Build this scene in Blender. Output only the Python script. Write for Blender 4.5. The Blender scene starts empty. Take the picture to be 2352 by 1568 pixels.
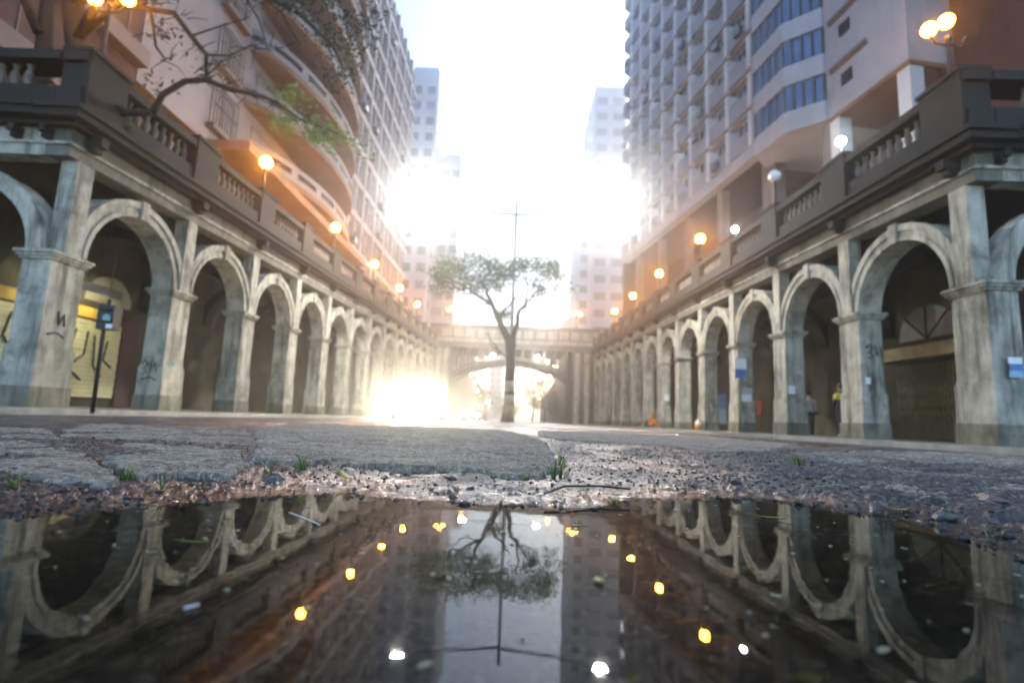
import bpy, math, random
import numpy as np
from math import sin, cos, pi, radians, sqrt
from mathutils import Matrix, Vector, Euler

random.seed(7); RNG = np.random.default_rng(7)
SC = bpy.context.scene
COL = SC.collection

# ------------------------------------------------------------------ camera, world, sun, exposure
FPX, PITCH, ROLL, YAW, CAMZ = 1212.4, .1401, .0403, -.0095, .15
fw = Vector((sin(YAW)*cos(PITCH), cos(YAW)*cos(PITCH), sin(PITCH)))
sr = Vector((cos(YAW), -sin(YAW), 0)); su = sr.cross(fw)
cr = sr*cos(ROLL) + su*sin(ROLL); cu = -sr*sin(ROLL) + su*cos(ROLL)
cd = bpy.data.cameras.new('camera'); cam = bpy.data.objects.new('camera', cd); COL.objects.link(cam)
cam.matrix_world = Matrix(((cr.x, cu.x, -fw.x, 0), (cr.y, cu.y, -fw.y, 0), (cr.z, cu.z, -fw.z, CAMZ), (0, 0, 0, 1)))
cd.sensor_width = 36; cd.lens = FPX/2352*36; cd.clip_start = .01; cd.clip_end = 2000
cd.dof.use_dof = True; cd.dof.focus_distance = 1.12; cd.dof.aperture_fstop = 2.8
SC.camera = cam

SUN_EL, SUN_ROT = radians(22), radians(33)
w = bpy.data.worlds.new('World'); SC.world = w; w.use_nodes = True
nt = w.node_tree; sky = nt.nodes.new('ShaderNodeTexSky'); sky.sky_type = 'NISHITA'
sky.sun_disc = False; sky.sun_elevation = SUN_EL; sky.sun_rotation = SUN_ROT
sky.air_density = 1.0; sky.dust_density = 1.7; sky.ozone_density = 2.4
bg = nt.nodes['Background']; bg.inputs['Strength'].default_value = .15
nt.links.new(sky.outputs[0], bg.inputs[0])
sl = bpy.data.lights.new('sun', 'SUN'); sl.energy = .5; sl.angle = radians(25); sl.color = (1, .97, .94)
so = bpy.data.objects.new('sun', sl); COL.objects.link(so)
sd = Vector((sin(SUN_ROT)*cos(SUN_EL), cos(SUN_ROT)*cos(SUN_EL), sin(SUN_EL)))
so.rotation_euler = sd.to_track_quat('Z', 'Y').to_euler(); so.location = sd*80 + Vector((0, 0, 30))
SC.view_settings.view_transform = 'Standard'; SC.view_settings.look = 'None'
SC.view_settings.exposure = 2.12; SC.view_settings.gamma = 1
cy = SC.cycles
cy.use_denoising = True; cy.max_bounces = 4; cy.diffuse_bounces = 2; cy.glossy_bounces = 3; cy.use_adaptive_sampling = True; cy.adaptive_threshold = .03
cy.transparent_max_bounces = 12; cy.volume_bounces = 0; cy.caustics_reflective = False; cy.caustics_refractive = False
cy.sample_clamp_indirect = 6

# ------------------------------------------------------------------ helpers
def tag(o, label=None, cat=None, group=None, kind=None):
    for k, v in (('label', label), ('category', cat), ('group', group), ('kind', kind)):
        if v: o[k] = v
    return o
def empty(name, loc=(0, 0, 0), rz=0, parent=None):
    o = bpy.data.objects.new(name, None); COL.objects.link(o); o.location = loc; o.rotation_euler = (0, 0, rz); o.empty_display_size = .2
    if parent: o.parent = parent
    return o
def put(name, me, parent=None, loc=(0, 0, 0), rot=(0, 0, 0), sc=(1, 1, 1)):
    o = bpy.data.objects.new(name, me); COL.objects.link(o); o.location = loc; o.rotation_euler = rot; o.scale = sc
    if parent: o.parent = parent
    return o
def copy_tree(o, parent=None):
    c = o.copy(); COL.objects.link(c); c.parent = parent
    for ch in [x for x in bpy.data.objects if x.parent == o]: copy_tree(ch, c)
    return c
def copy_tree_no_light(o, parent=None):
    c = o.copy(); COL.objects.link(c); c.parent = parent
    for ch in [x for x in bpy.data.objects if x.parent == o and x.type != 'LIGHT']: copy_tree_no_light(ch, c)
    return c
class MB:
    def __init__(s): s.v = []; s.f = []; s.sm = []; s.mi = []; s.cur = 0
    def add(s, vs, fs, smooth=False):
        n = len(s.v); s.v += [tuple(p) for p in vs]; s.f += [tuple(i+n for i in f) for f in fs]
        s.sm += [smooth]*len(fs); s.mi += [s.cur]*len(fs); return s
    def box(s, x0, x1, y0, y1, z0, z1, sh=0, y_ref=None):
        """box; sh shears z with y"""
        r = y0 if y_ref is None else y_ref
        vs = [(x, y, z + sh*(y-r)) for z in (z0, z1) for y in (y0, y1) for x in (x0, x1)]
        return s.add(vs, [(0, 2, 3, 1), (4, 5, 7, 6), (0, 1, 5, 4), (2, 6, 7, 3), (0, 4, 6, 2), (1, 3, 7, 5)])
    def prism(s, poly, z0, z1, fz=None):
        n = len(poly); vs = [(p[0], p[1], z0) for p in poly] + [(p[0], p[1], z1) for p in poly]
        return s.add(vs, [tuple(range(n))[::-1], tuple(range(n, 2*n))] + [(i, (i+1) % n, n+(i+1) % n, n+i) for i in range(n)])
    def loft(s, rings, caps=True, smooth=True, closed=True):
        n = len(rings[0]); vs = [p for r in rings for p in r]; fs = []
        for k in range(len(rings)-1):
            for i in range(n if closed else n-1):
                a = k*n+i; b = k*n+(i+1) % n; fs.append((a, b, b+n, a+n))
        s.add(vs, fs, smooth)
        if caps: 
            m = len(s.v)-len(vs)
            s.f += [tuple(m+i for i in range(n))[::-1], tuple(m+len(vs)-n+i for i in range(n))]; s.sm += [False]*2; s.mi += [s.cur]*2
        return s
    def tube(s, pts, rad, n=8, smooth=True):
        pts = [Vector(p) for p in pts]
        if not hasattr(rad, '__len__'): rad = [rad]*len(pts)
        rings = []; ref = Vector((0, 0, 1)); last = None
        for i, p in enumerate(pts):
            d = (pts[min(i+1, len(pts)-1)] - pts[max(i-1, 0)]).normalized()
            if last is None:
                a = d.cross(Vector((0, 0, 1)) if abs(d.z) < .9 else Vector((1, 0, 0))).normalized()
            else: a = (last - d*last.dot(d)).normalized()
            last = a; b = d.cross(a)
            rings.append([p + (a*cos(2*pi*k/n) + b*sin(2*pi*k/n))*rad[i] for k in range(n)])
        return s.loft(rings, True, smooth)
    def lathe(s, prof, n=12, c=(0, 0, 0), smooth=True):
        return s.loft([[(c[0]+r*cos(2*pi*k/n), c[1]+r*sin(2*pi*k/n), c[2]+z) for k in range(n)] for r, z in prof], True, smooth)
    def ball(s, c, r, n=12, m=8, sq=(1, 1, 1)):
        return s.lathe_s([(r*sin(pi*i/m), -r*cos(pi*i/m)) for i in range(m+1)], n, c, sq)
    def lathe_s(s, prof, n, c, sq):
        prof = [(max(a, 1e-4), b) for a, b in prof]
        return s.loft([[(c[0]+sq[0]*r*cos(2*pi*k/n), c[1]+sq[1]*r*sin(2*pi*k/n), c[2]+sq[2]*z) for k in range(n)] for r, z in prof], True, True)
    def mesh(s, name, *mats):
        me = bpy.data.meshes.new(name); me.from_pydata(s.v, [], s.f)
        for m in mats: me.materials.append(m)
        me.polygons.foreach_set('use_smooth', s.sm)
        if len(mats) > 1: me.polygons.foreach_set('material_index', s.mi)
        me.update(); return me
    def build(s, name, m, parent=None, loc=(0, 0, 0), rot=(0, 0, 0)):
        return put(name, s.mesh(name, *(m if isinstance(m, (list, tuple)) else (m,))), parent, loc, rot)

# ------------------------------------------------------------------ materials
MATS = {}
def M(name, c1, c2=None, rough=.8, scale=3., bump=0., bscale=None, streak=0., sdark=(.03, .03, .025), metal=0., spec=.5, emit=None, es=0., fine=0., rvar=0.):
    m = bpy.data.materials.new(name); m.use_nodes = True; t = m.node_tree; N = t.nodes; L = t.links
    b = N['Principled BSDF']; MATS[name] = m
    b.inputs['Roughness'].default_value = rough; b.inputs['Metallic'].default_value = metal; b.inputs['Specular IOR Level'].default_value = spec
    if emit:
        b.inputs['Emission Color'].default_value = (*emit, 1); b.inputs['Emission Strength'].default_value = es
        b.inputs['Base Color'].default_value = (*c1, 1); return m
    g = N.new('ShaderNodeNewGeometry')
    def noise(sc, det=5, mp=None, rg=.6):
        n = N.new('ShaderNodeTexNoise'); n.inputs['Scale'].default_value = sc; n.inputs['Detail'].default_value = det; n.inputs['Roughness'].default_value = rg
        src = g.outputs['Position']
        if mp:
            k = N.new('ShaderNodeMapping'); k.inputs['Scale'].default_value = mp; L.new(src, k.inputs[0]); src = k.outputs[0]
        L.new(src, n.inputs['Vector']); return n
    def ramp(src, a, bb):
        r = N.new('ShaderNodeMapRange'); r.inputs[1].default_value = a; r.inputs[2].default_value = bb; L.new(src, r.inputs[0]); return r.outputs[0]
    def mix(f, a, bb, mode='MIX'):
        k = N.new('ShaderNodeMix'); k.data_type = 'RGBA'; k.blend_type = mode
        if isinstance(f, float): k.inputs[0].default_value = f
        else: L.new(f, k.inputs[0])
        for i, x in ((6, a), (7, bb)):
            if isinstance(x, tuple): k.inputs[i].default_value = (*x, 1)
            else: L.new(x, k.inputs[i])
        return k.outputs[2]
    c2 = c2 or tuple(x*.72 for x in c1)
    col = mix(ramp(noise(scale).outputs[0], .35, .65), c1, c2)
    if streak:
        s1 = ramp(noise(1.0, 8, (3.6, 3.6, .4), .68).outputs[0], .47, .66)
        mm = N.new('ShaderNodeMath'); mm.operation = 'MULTIPLY'; mm.inputs[1].default_value = streak; L.new(s1, mm.inputs[0])
        col = mix(mm.outputs[0], col, sdark)
        s2 = ramp(noise(1.3, 9, None, .75).outputs[0], .50, .64)
        mm2 = N.new('ShaderNodeMath'); mm2.operation = 'MULTIPLY'; mm2.inputs[1].default_value = streak*.7; L.new(s2, mm2.inputs[0])
        col = mix(mm2.outputs[0], col, sdark)
        s3 = ramp(noise(.55, 3).outputs[0], .48, .66); mm3 = N.new('ShaderNodeMath'); mm3.operation = 'MULTIPLY'; mm3.inputs[1].default_value = streak*.45; L.new(s3, mm3.inputs[0])
        col = mix(mm3.outputs[0], col, tuple(.35*x for x in c2))
    if fine:
        col = mix(fine, col, mix(ramp(noise(scale*14, 4).outputs[0], .3, .7), tuple(x*.4 for x in c1), tuple(min(1, x*1.6) for x in c1)))
    L.new(col, b.inputs['Base Color'])
    if rvar:
        r = N.new('ShaderNodeMapRange'); r.inputs[1].default_value = .35; r.inputs[2].default_value = .65; r.inputs[3].default_value = max(.05, rough-rvar); r.inputs[4].default_value = min(1, rough+rvar)
        L.new(noise(scale*2.3).outputs[0], r.inputs[0]); L.new(r.outputs[0], b.inputs['Roughness'])
    if bump:
        bp = N.new('ShaderNodeBump'); bp.inputs['Strength'].default_value = .6; bp.inputs['Distance'].default_value = bump
        L.new(noise(bscale or scale*6, 6).outputs[0], bp.inputs['Height']); L.new(bp.outputs[0], b.inputs['Normal'])
    return m
STONE = M('stone', (.52, .49, .40), (.36, .34, .275), .85, 2.2, .016, 12, .92, (.05, .045, .028))
STONE_L = M('stone_light', (.54, .51, .42), (.40, .38, .31), .85, 2.0, .014, 12, .8, (.07, .063, .04))
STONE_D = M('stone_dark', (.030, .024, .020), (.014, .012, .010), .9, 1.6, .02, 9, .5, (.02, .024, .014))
STONE_M = M('stone_grey', (.22, .20, .16), (.13, .12, .095), .88, 2.0, .012, 12, .6, (.04, .04, .03))
PLINTH = M('plinth', (.30, .27, .20), (.15, .14, .10), .9, 2.0, .02, 12, .9, (.03, .035, .018))
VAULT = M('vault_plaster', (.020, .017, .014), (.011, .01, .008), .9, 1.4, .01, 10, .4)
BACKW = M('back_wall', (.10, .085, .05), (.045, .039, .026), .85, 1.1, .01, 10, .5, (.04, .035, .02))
DARK = M('dark_opening', (.018, .017, .015), (.01, .01, .01), .6)
IRON = M('iron', (.03, .03, .032), (.05, .045, .04), .5, 6, 0, None, 0, metal=.6)
GREYM = M('grey_metal', (.16, .17, .19), (.11, .12, .13), .45, 4, metal=.5)
LAV = M('render_white', (.49, .495, .54), (.40, .405, .445), .8, .5, .004, 8, .22, (.25, .24, .25))
LAVP = M('panel_grey', (.36, .36, .40), (.29, .29, .33), .7, .7, 0, None, .15, (.2, .2, .22))
FIN = M('white_trim_lit_fin', (.72, .71, .72), (.62, .61, .62), .7, .8)  # white trim; on the tower fins it paints in the lit panel sides
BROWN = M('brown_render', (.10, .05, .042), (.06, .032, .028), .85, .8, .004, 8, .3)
BANDP = M('band_pink', (.21, .17, .165), (.15, .125, .12), .8, 1)
WALLW = M('stained_white', (.32, .33, .36), (.25, .255, .28), .85, .45, .004, 6, .35, (.22, .21, .21))
ORANGE_LIT = M('soffit_orange_lit', (.26, .155, .085), (.19, .112, .06), .8, .7)  # orange light of the sodium lamps put into the base colour
BRICK = M('brick_red', (.13, .055, .038), (.08, .036, .026), .85, 3, .01, 20, .2)
GRID = M('grid_concrete', (.50, .49, .51), (.40, .39, .41), .8, .6, 0, None, .15, (.2, .2, .2))
GREYW = M('grey_wall', (.22, .22, .25), (.16, .16, .18), .8, .6, 0, None, .2)
FARW = M('far_tower', (.5, .51, .54), (.42, .43, .46), .8, .2)
FARG = M('far_grey', (.42, .45, .50), (.36, .38, .43), .8, .3)
GLASS = M('window_glass', (.05, .06, .08), (.09, .10, .13), .12, .6, spec=.8)
BGLASS = M('blue_glass', (.05, .10, .24), (.10, .18, .36), .15, .5, spec=.8)
ASPH = M('asphalt', (.055, .055, .06), (.035, .035, .038), .42, 1.2, .004, 90, 0, rvar=.18)
SIDEW = M('sidewalk', (.26, .25, .20), (.17, .16, .13), .6, 1.5, .006, 40, .2, rvar=.15)
KERB = M('kerb_stone', (.36, .35, .32), (.22, .22, .2), .7, 3, .006, 40)
BARK = M('bark', (.045, .034, .025), (.024, .019, .014), .9, 4, .03, 14)
MOSSB = M('mossy_bark', (.03, .03, .017), (.018, .016, .012), .95, 5, .03, 14)
PAINTW = M('trunk_paint', (.26, .22, .18), (.18, .155, .125), .8, 5)
PAINTB = M('trunk_base_paint', (.14, .10, .05), (.09, .07, .04), .85, 5)

def leafmat(name, a, b):
    m = M(name, a, b, .55, 9); t = m.node_tree; p = t.nodes['Principled BSDF']
    tr = t.nodes.new('ShaderNodeBsdfTranslucent'); mx = t.nodes.new('ShaderNodeMixShader'); mx.inputs[0].default_value = .35
    tr.inputs[0].default_value = (a[0]*1.6, a[1]*1.8, a[2]*1.2, 1)
    t.links.new(p.outputs[0], mx.inputs[1]); t.links.new(tr.outputs[0], mx.inputs[2]); t.links.new(mx.outputs[0], t.nodes['Material Output'].inputs[0]); return m
LEAF = leafmat('leaf_green', (.035, .055, .02), (.02, .034, .014))
LEAFB = leafmat('leaf_bright', (.13, .20, .035), (.07, .13, .025))
LEAFD = leafmat('leaf_dark', (.022, .032, .018), (.014, .022, .014))
GRASS = leafmat('grass_blade', (.16, .24, .04), (.08, .14, .02))
def E_(name, c, s): return M(name, c, emit=c, es=s)
SODIUM = E_('sodium_globe', (1, .33, .022), 60)
SODIUM3 = E_('sodium_cluster_globe', (1, .33, .022), 16)
WHITEL = E_('white_lamp', (1, .97, .90), 1250)
WHITES = E_('white_lamp_small', (.92, 1, .97), 30)
FARL = E_('far_lamp', (1, .50, .16), 45)
HEAD = E_('headlight', (1, .86, .60), 380)
TUBEL = E_('tube_light', (1, .92, .55), 45)
UNLIT = M('unlit_globe', (.8, .8, .8), (.7, .7, .7), .3)

# ------------------------------------------------------------------ numpy noise
_P = RNG.permutation(4096); _G = RNG.random(4096)*2*pi; _GX = np.cos(_G); _GY = np.sin(_G)
def perlin(x, y):
    xi = np.floor(x).astype(int); yi = np.floor(y).astype(int); xf = x-xi; yf = y-yi
    u = xf*xf*xf*(xf*(xf*6-15)+10); v = yf*yf*yf*(yf*(yf*6-15)+10)
    def g(i, j):
        h = _P[(_P[(xi+i) & 4095] + yi + j) & 4095]; return _GX[h]*(xf-i) + _GY[h]*(yf-j)
    a = g(0, 0)*(1-u) + g(1, 0)*u; b = g(0, 1)*(1-u) + g(1, 1)*u
    return a*(1-v) + b*v
def fbm(x, y, o=4, gain=.5):
    s = 0; a = 1; f = 1
    for k in range(o): s = s + a*perlin(x*f+17.3*k, y*f-9.1*k); a *= gain; f *= 2.03
    return s
def cell(x, y):
    """rounded pebble relief: 1 at cell centre, 0 at cell borders"""
    xi = np.floor(x).astype(int); yi = np.floor(y).astype(int); best = np.full(x.shape, 9.)
    hh = np.zeros(x.shape)
    for i in (-1, 0, 1):
        for j in (-1, 0, 1):
            h = _P[(_P[(xi+i) & 4095] + yi + j) & 4095]
            px = xi+i+.5+.42*_GX[h]; py = yi+j+.5+.42*_GY[h]; d = (x-px)**2+(y-py)**2
            m = d < best; best = np.where(m, d, best); hh = np.where(m, (h % 97)/97., hh)
    return np.clip(1-best*1.6, 0, 1)**.6*(.35+.65*hh)
def sst(a, b, x): t = np.clip((x-a)/(b-a), 0, 1); return t*t*(3-2*t)
def sdf(poly, x, y):
    d = np.full(x.shape, 1e9); ins = np.zeros(x.shape, bool); n = len(poly)
    for i in range(n):
        ax, ay = poly[i]; bx, by = poly[(i+1) % n]; ex, ey = bx-ax, by-ay
        t = np.clip(((x-ax)*ex+(y-ay)*ey)/(ex*ex+ey*ey+1e-12), 0, 1)
        d = np.minimum(d, (x-ax-t*ex)**2+(y-ay-t*ey)**2)
        c = ((ay > y) != (by > y)) & (x < (bx-ax)*(y-ay)/(by-ay+1e-15)+ax); ins ^= c
    d = np.sqrt(d); return np.where(ins, -d, d)

# ------------------------------------------------------------------ median island with puddle basin and broken slabs
ISL_L, ISL_R = -2.4, 3.0
PUD = [(-.63, .67), (-.59, .70), (-.55, .75), (-.5, .79), (-.45, .85), (-.4, .9), (-.3, .96), (-.23, .92), (-.18, .93), (-.09, .91), (-.02, .92), (.06, .9), (.11, .9), (.17, .95), (.23, 1.02), (.33, 1.08), (.48, 1.13), (.54, 1.11), (.57, 1.05), (.62, .99), (.67, .95), (.68, .87), (.66, .78), (.62, .66),
       (.64, .5), (.8, .3), (.9, 0), (.75, -.5), (.2, -.8), (-.5, -.7), (-.85, -.3), (-.95, .1), (-.8, .45), (-.7, .58)]
def ground_z(x, y):
    wob = fbm(x*9, y*9, 4)*.028
    sd = sdf(PUD, x, y) + wob*sst(0, .05, y-.1)
    z = np.where(sd > 0, .0125*sst(-.01, .15, sd)+.0045*sst(.15, 1.0, sd), -.032*sst(0, .16, -sd))
    amp = .35+.65*sst(-.03, .06, sd)
    z = z + amp*(.0045*cell(x*95, y*95)+.0055*cell(x*42+3, y*42)*sst(-.25, .25, fbm(x*2.5+4, y*2.5, 2)) + .011*fbm(x*6, y*6, 4)*sst(-.05, .25, sd) + .0035*fbm(x*48, y*48, 4, .6)*sst(-.02, .08, sd))-.003
    rgt = sst(.35, .75, x-.25*(y-1))*sst(.03, .2, sd)
    rr = 1-np.abs(fbm(x*3.1+.8*y, y*8.5, 4, .55))*2.2
    z = z + rgt*(.013*np.clip(rr, -1, 1)+.006*cell(x*26, y*40)+.006*fbm(x*14, y*20, 3))*sst(4.5, 1.2, y)
    z = z - np.maximum(y-3, 0)*.008
    e = .03*fbm(x*3, y*3, 4)
    z = z - .16*sst(0, .03, (ISL_L+.06+e)-x) - .16*sst(0, .03, x-(ISL_R-.06+e))
    return z
def rows():
    ys = list(np.linspace(-1.6, .2, 26)); y = .21
    while y < 9: ys.append(y); y *= 1.0078
    return np.array(ys)
YS = rows(); NU = 760; NE = 26
def xgrid(Y):
    hw = np.maximum(1.04*np.maximum(Y, .2)+.16, .4)
    lo = np.maximum(-hw, ISL_L-.04); hi = np.minimum(hw, ISL_R+.04)
    u = np.linspace(0, 1, NU)[None, :]; mid = lo[:, None]*(1-u)+hi[:, None]*u
    e = np.linspace(0, 1, NE+1)[:-1][None, :]
    L = (ISL_L-.06)*(1-e)+lo[:, None]*e; R = (ISL_R+.06)*(1-e)+hi[:, None]*e
    return np.concatenate([L, mid, R[:, ::-1]], 1)
GX = xgrid(YS); GY = np.repeat(YS[:, None], GX.shape[1], 1)
def grid_mesh(name, X, Y, Z, mat, keep=None):
    r, c = X.shape; co = np.stack([X, Y, Z], -1).reshape(-1, 3)
    idx = np.arange(r*c).reshape(r, c); q = np.stack([idx[:-1, :-1], idx[:-1, 1:], idx[1:, 1:], idx[1:, :-1]], -1).reshape(-1, 4)
    if keep is not None:
        k = keep.reshape(-1); q = q[k[q].any(1)]; used = np.unique(q); mp = np.full(r*c, -1); mp[used] = np.arange(len(used)); q = mp[q]; co = co[used]
    me = bpy.data.meshes.new(name); me.vertices.add(len(co)); me.vertices.foreach_set('co', co.astype(np.float32).ravel())
    me.loops.add(q.size); me.loops.foreach_set('vertex_index', q.astype(np.int32).ravel())
    me.polygons.add(len(q)); me.polygons.foreach_set('loop_start', np.arange(0, q.size, 4, dtype=np.int32)); me.polygons.foreach_set('loop_total', np.full(len(q), 4, np.int32))
    me.polygons.foreach_set('use_smooth', np.ones(len(q), bool)); me.materials.append(mat); me.update(calc_edges=True); return me

def wet_ground(name, a, b, c, wetz=(.002, .026), rdry=.75, rwet=.16, gravel=True):
    """aggregate with grain-to-grain colour; darker and glossier where it is soaked next to the water level"""
    m = bpy.data.materials.new(name); m.use_nodes = True; t = m.node_tree; N = t.nodes; L = t.links; p = N['Principled BSDF']; g = N.new('ShaderNodeNewGeometry')
    def tex(kind, sc, **k):
        n = N.new(kind); n.inputs['Scale'].default_value = sc; L.new(g.outputs['Position'], n.inputs['Vector'])
        for a_, v in k.items(): n.inputs[a_].default_value = v
        return n
    def mp(src, a0, a1, b0=0, b1=1):
        r = N.new('ShaderNodeMapRange'); [setattr(r.inputs[i], 'default_value', v) for i, v in ((1, a0), (2, a1), (3, b0), (4, b1))]; L.new(src, r.inputs[0]); return r.outputs[0]
    def mix(f, x, y, mode='MIX'):
        k = N.new('ShaderNodeMix'); k.data_type = 'RGBA'; k.blend_type = mode
        if isinstance(f, (float, int)): k.inputs[0].default_value = f
        else: L.new(f, k.inputs[0])
        for i, v in ((6, x), (7, y)):
            if isinstance(v, tuple): k.inputs[i].default_value = (*v, 1)
            else: L.new(v, k.inputs[i])
        return k.outputs[2]
    n1 = tex('ShaderNodeTexNoise', 5, Detail=6); v = tex('ShaderNodeTexVoronoi', 110 if gravel else 260); n2 = tex('ShaderNodeTexNoise', 70, Detail=5)
    col = mix(mp(n1.outputs[0], .38, .62), a, b)
    sep = N.new('ShaderNodeSeparateColor'); L.new(v.outputs['Color'], sep.inputs[0])
    col = mix(mp(sep.outputs[0], .0, 1.0, 0, .75 if gravel else .3), col, c)
    col = mix(mp(sep.outputs[1], .80, .82, 0, .8 if gravel else .25), col, tuple(min(1, x*3.2) for x in a))
    if gravel: col = mix(mp(sep.outputs[2], .90, .92, 0, .5), col, (.15, .07, .04))
    col = mix(mp(n2.outputs[0], .42, .62, 0, .65), col, tuple(x*.3 for x in b))
    n3 = tex('ShaderNodeTexNoise', 16, Detail=7); n3.inputs['Roughness'].default_value = .7; col = mix(mp(n3.outputs[0], .5, .66, 0, .7), col, tuple(x*.33 for x in b)); col = mix(mp(n3.outputs[0], .42, .3, 0, .5), col, tuple(min(1, x*1.7) for x in a))
    sz = N.new('ShaderNodeSeparateXYZ'); L.new(g.outputs['Position'], sz.inputs[0])
    nz = tex('ShaderNodeTexNoise', 7, Detail=3)
    ad = N.new('ShaderNodeMath'); ad.operation = 'MULTIPLY_ADD'; ad.inputs[1].default_value = -.03; L.new(nz.outputs[0], ad.inputs[0]); 
    ad2 = N.new('ShaderNodeMath'); ad2.operation = 'ADD'; ad2.inputs[1].default_value = .015; L.new(sz.outputs[2], ad2.inputs[0]); L.new(ad2.outputs[0], ad.inputs[2])
    wet = mp(ad.outputs[0], wetz[0], wetz[1], 1, 0)
    dk = mix(1.0, col, (.45, .43, .42), 'MULTIPLY'); L.new(mix(wet, col, dk), p.inputs['Base Color'])
    r = N.new('ShaderNodeMapRange'); r.inputs[3].default_value = rdry; r.inputs[4].default_value = rwet; L.new(wet, r.inputs[0]); L.new(r.outputs[0], p.inputs['Roughness'])
    bp = N.new('ShaderNodeBump'); bp.inputs['Distance'].default_value = .003 if gravel else .0028; bp.inputs['Strength'].default_value = 1.0
    nb = tex('ShaderNodeTexNoise', 240 if gravel else 110, Detail=6); L.new(nb.outputs[0], bp.inputs['Height']); L.new(bp.outputs[0], p.inputs['Normal'])
    return m
GRAVELM = wet_ground('wet_aggregate', (.070, .064, .053), (.035, .032, .027), (.098, .09, .073))
SLABM = wet_ground('worn_concrete', (.31, .255, .18), (.18, .148, .105), (.24, .20, .14), (-.02, .012), .92, .5, False)

GZ = ground_z(GX, GY)
island = tag(put('median_island', grid_mesh('median_island', GX, GY, GZ, GRAVELM)), kind='structure')
k = 1.23
def sc_(p, k=1.38): return [(a*k, b*k) for a, b in p]
SLABS = [  # outline, top height, tilt x, tilt y
    (sc_([(-.78, .82), (-.74, .85), (-.68, .85), (-.59, .775), (-.54, .73), (-.455, .635), (-.46, .62), (-.5, .63), (-.53, .64), (-.58, .65), (-.66, .68)]), .021, 0, .006),
    (sc_([(-.66, .87), (-.77, 1.02), (-.88, 1.21), (-.77, 1.21), (-.58, 1.13), (-.48, .97), (-.41, .84), (-.375, .715), (-.43, .715), (-.44, .70), (-.435, .645), (-.49, .69), (-.58, .78)]), .0215, .002, .003),
    (sc_([(-1.1, 1.08), (-1.06, 1.15), (-.88, 1.05), (-.77, .96), (-.675, .86), (-.7, .865), (-.77, .875), (-.82, .85)]), .020, 0, .003),
    (sc_([(-1.6, 1.6), (-1.46, 1.63), (-1.27, 1.48), (-1.13, 1.31), (-.98, 1.24), (-.91, 1.10), (-1.09, 1.14)]), .020, 0, .002),
    (sc_([(-1.6, 2.0), (-1.39, 2.15), (-1.06, 2.12), (-.60, 1.24), (-.79, 1.31), (-.93, 1.285), (-.99, 1.30), (-1.12, 1.33), (-1.35, 1.6)]), .022, 0, 0),
    (sc_([(-.50, 1.0), (-.43, .95), (-.37, .95), (-.345, 1.02), (-.34, 1.1), (-.29, .96), (-.26, .95), (-.24, .985), (-.19, .97), (-.1, .98), (-.04, .95), (-.005, .91), (.04, .93), (.085, 1.07), (.12, 1.59), (.125, 2.32), (.10, 2.73), (-.08, 4.2), (-.65, 4.3), (-1.45, 3.6), (-1.06, 2.18), (-.58, 1.22)], 1.31), .0258, 0, .0005),
    (sc_([(.14, 2.8), (.25, 2.45), (.42, 2.28), (.62, 2.33), (.66, 1.86), (.94, 2.02), (1.3, 2.6), (1.9, 3.6), (1.7, 5.2), (.9, 5.6), (.2, 4.6)], 1.31), .026, 0, 0),
    (sc_([(.84, 1.76), (.88, 1.66), (.62, .98), (.60, .86), (.59, .77), (.60, .70), (.64, .66), (.9, .8), (1.9, 1.9), (2.2, 2.5), (1.83, 2.45), (1.2, 2.05)]), .021, .003, .003),
]
for si, (poly, hz, tx, ty) in enumerate(SLABS):
    px = [p[0] for p in poly]; py = [p[1] for p in poly]
    m = (GX > min(px)-.05) & (GX < max(px)+.05) & (GY > min(py)-.05) & (GY < max(py)+.05)
    rr = np.where(m.any(1))[0]; cc = np.where(m.any(0))[0]; s_ = np.s_[rr[0]:rr[-1]+1, cc[0]:cc[-1]+1]
    x, y, zg = GX[s_], GY[s_], GZ[s_]
    s = sdf(poly, x, y) + .024*fbm(x*12, y*12, 6, .62) + .005*fbm(x*80, y*80, 2)
    rough = 2.6 if si == 7 else 1.
    top = hz - np.maximum(y-3, 0)*.008 + tx*(x-np.mean(px)) + ty*(y-np.mean(py)) + rough*(.0065*fbm(x*4.5, y*4.5, 5, .55) + .0024*fbm(x*38, y*38, 4, .62)) - .0035*sst(.35, .6, fbm(x*16+5, y*16, 3)*1.6) - .014*sst(.05, .0, np.abs(fbm(x*2.9+si, y*2.9, 5, .6)))*sst(.0, .3, fbm(x*1.3+9*si, y*1.3, 2)+.32)
    if si == 7: top += .008*np.clip(1-np.abs(fbm(x*4+.8*y, y*11, 4, .55))*2.4, -1, 1)
    z = top - .045*sst(-.002, .006, s) - .002*sst(-.012, 0, s)
    edge = np.minimum(z, zg+.5)
    o = put('pavement_slab', grid_mesh('pavement_slab', x, y, z, SLABM, s < .012), island)
# island beyond the near field, roads, sidewalks and the wide ground sheet
def gz(y): return .0-.0075*max(0, y-4)
def strip(name, x0, x1, ys, zf, mat, th=.3):
    b = MB(); rings = [[(x0, y, zf(y)-th), (x1, y, zf(y)-th), (x1, y, zf(y)), (x0, y, zf(y))] for y in ys]; b.loft(rings, True, False)
    return tag(b.build(name, mat), kind='structure')
FARY = [8.9, 14, 24, 40, 60, 80, 110, 150, 200]
ISLM = M('island_paving', (.17, .16, .15), (.11, .105, .10), .5, 1.6, .006, 50, 0, rvar=.2)
strip('median_strip', ISL_L, ISL_R, FARY, lambda y: .028-.008*(y-3), ISLM)
NEARY = [-12, -4, 0, 4, 14, 24, 40, 60, 80, 110, 150, 200]
def lane_z(y): return -.115-.008*max(0, y-4)
def side_z(y): return -.0-.0075*max(0, y-2)
strip('road_left', -8.3, ISL_L+.02, NEARY, lane_z, ASPH)
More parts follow.
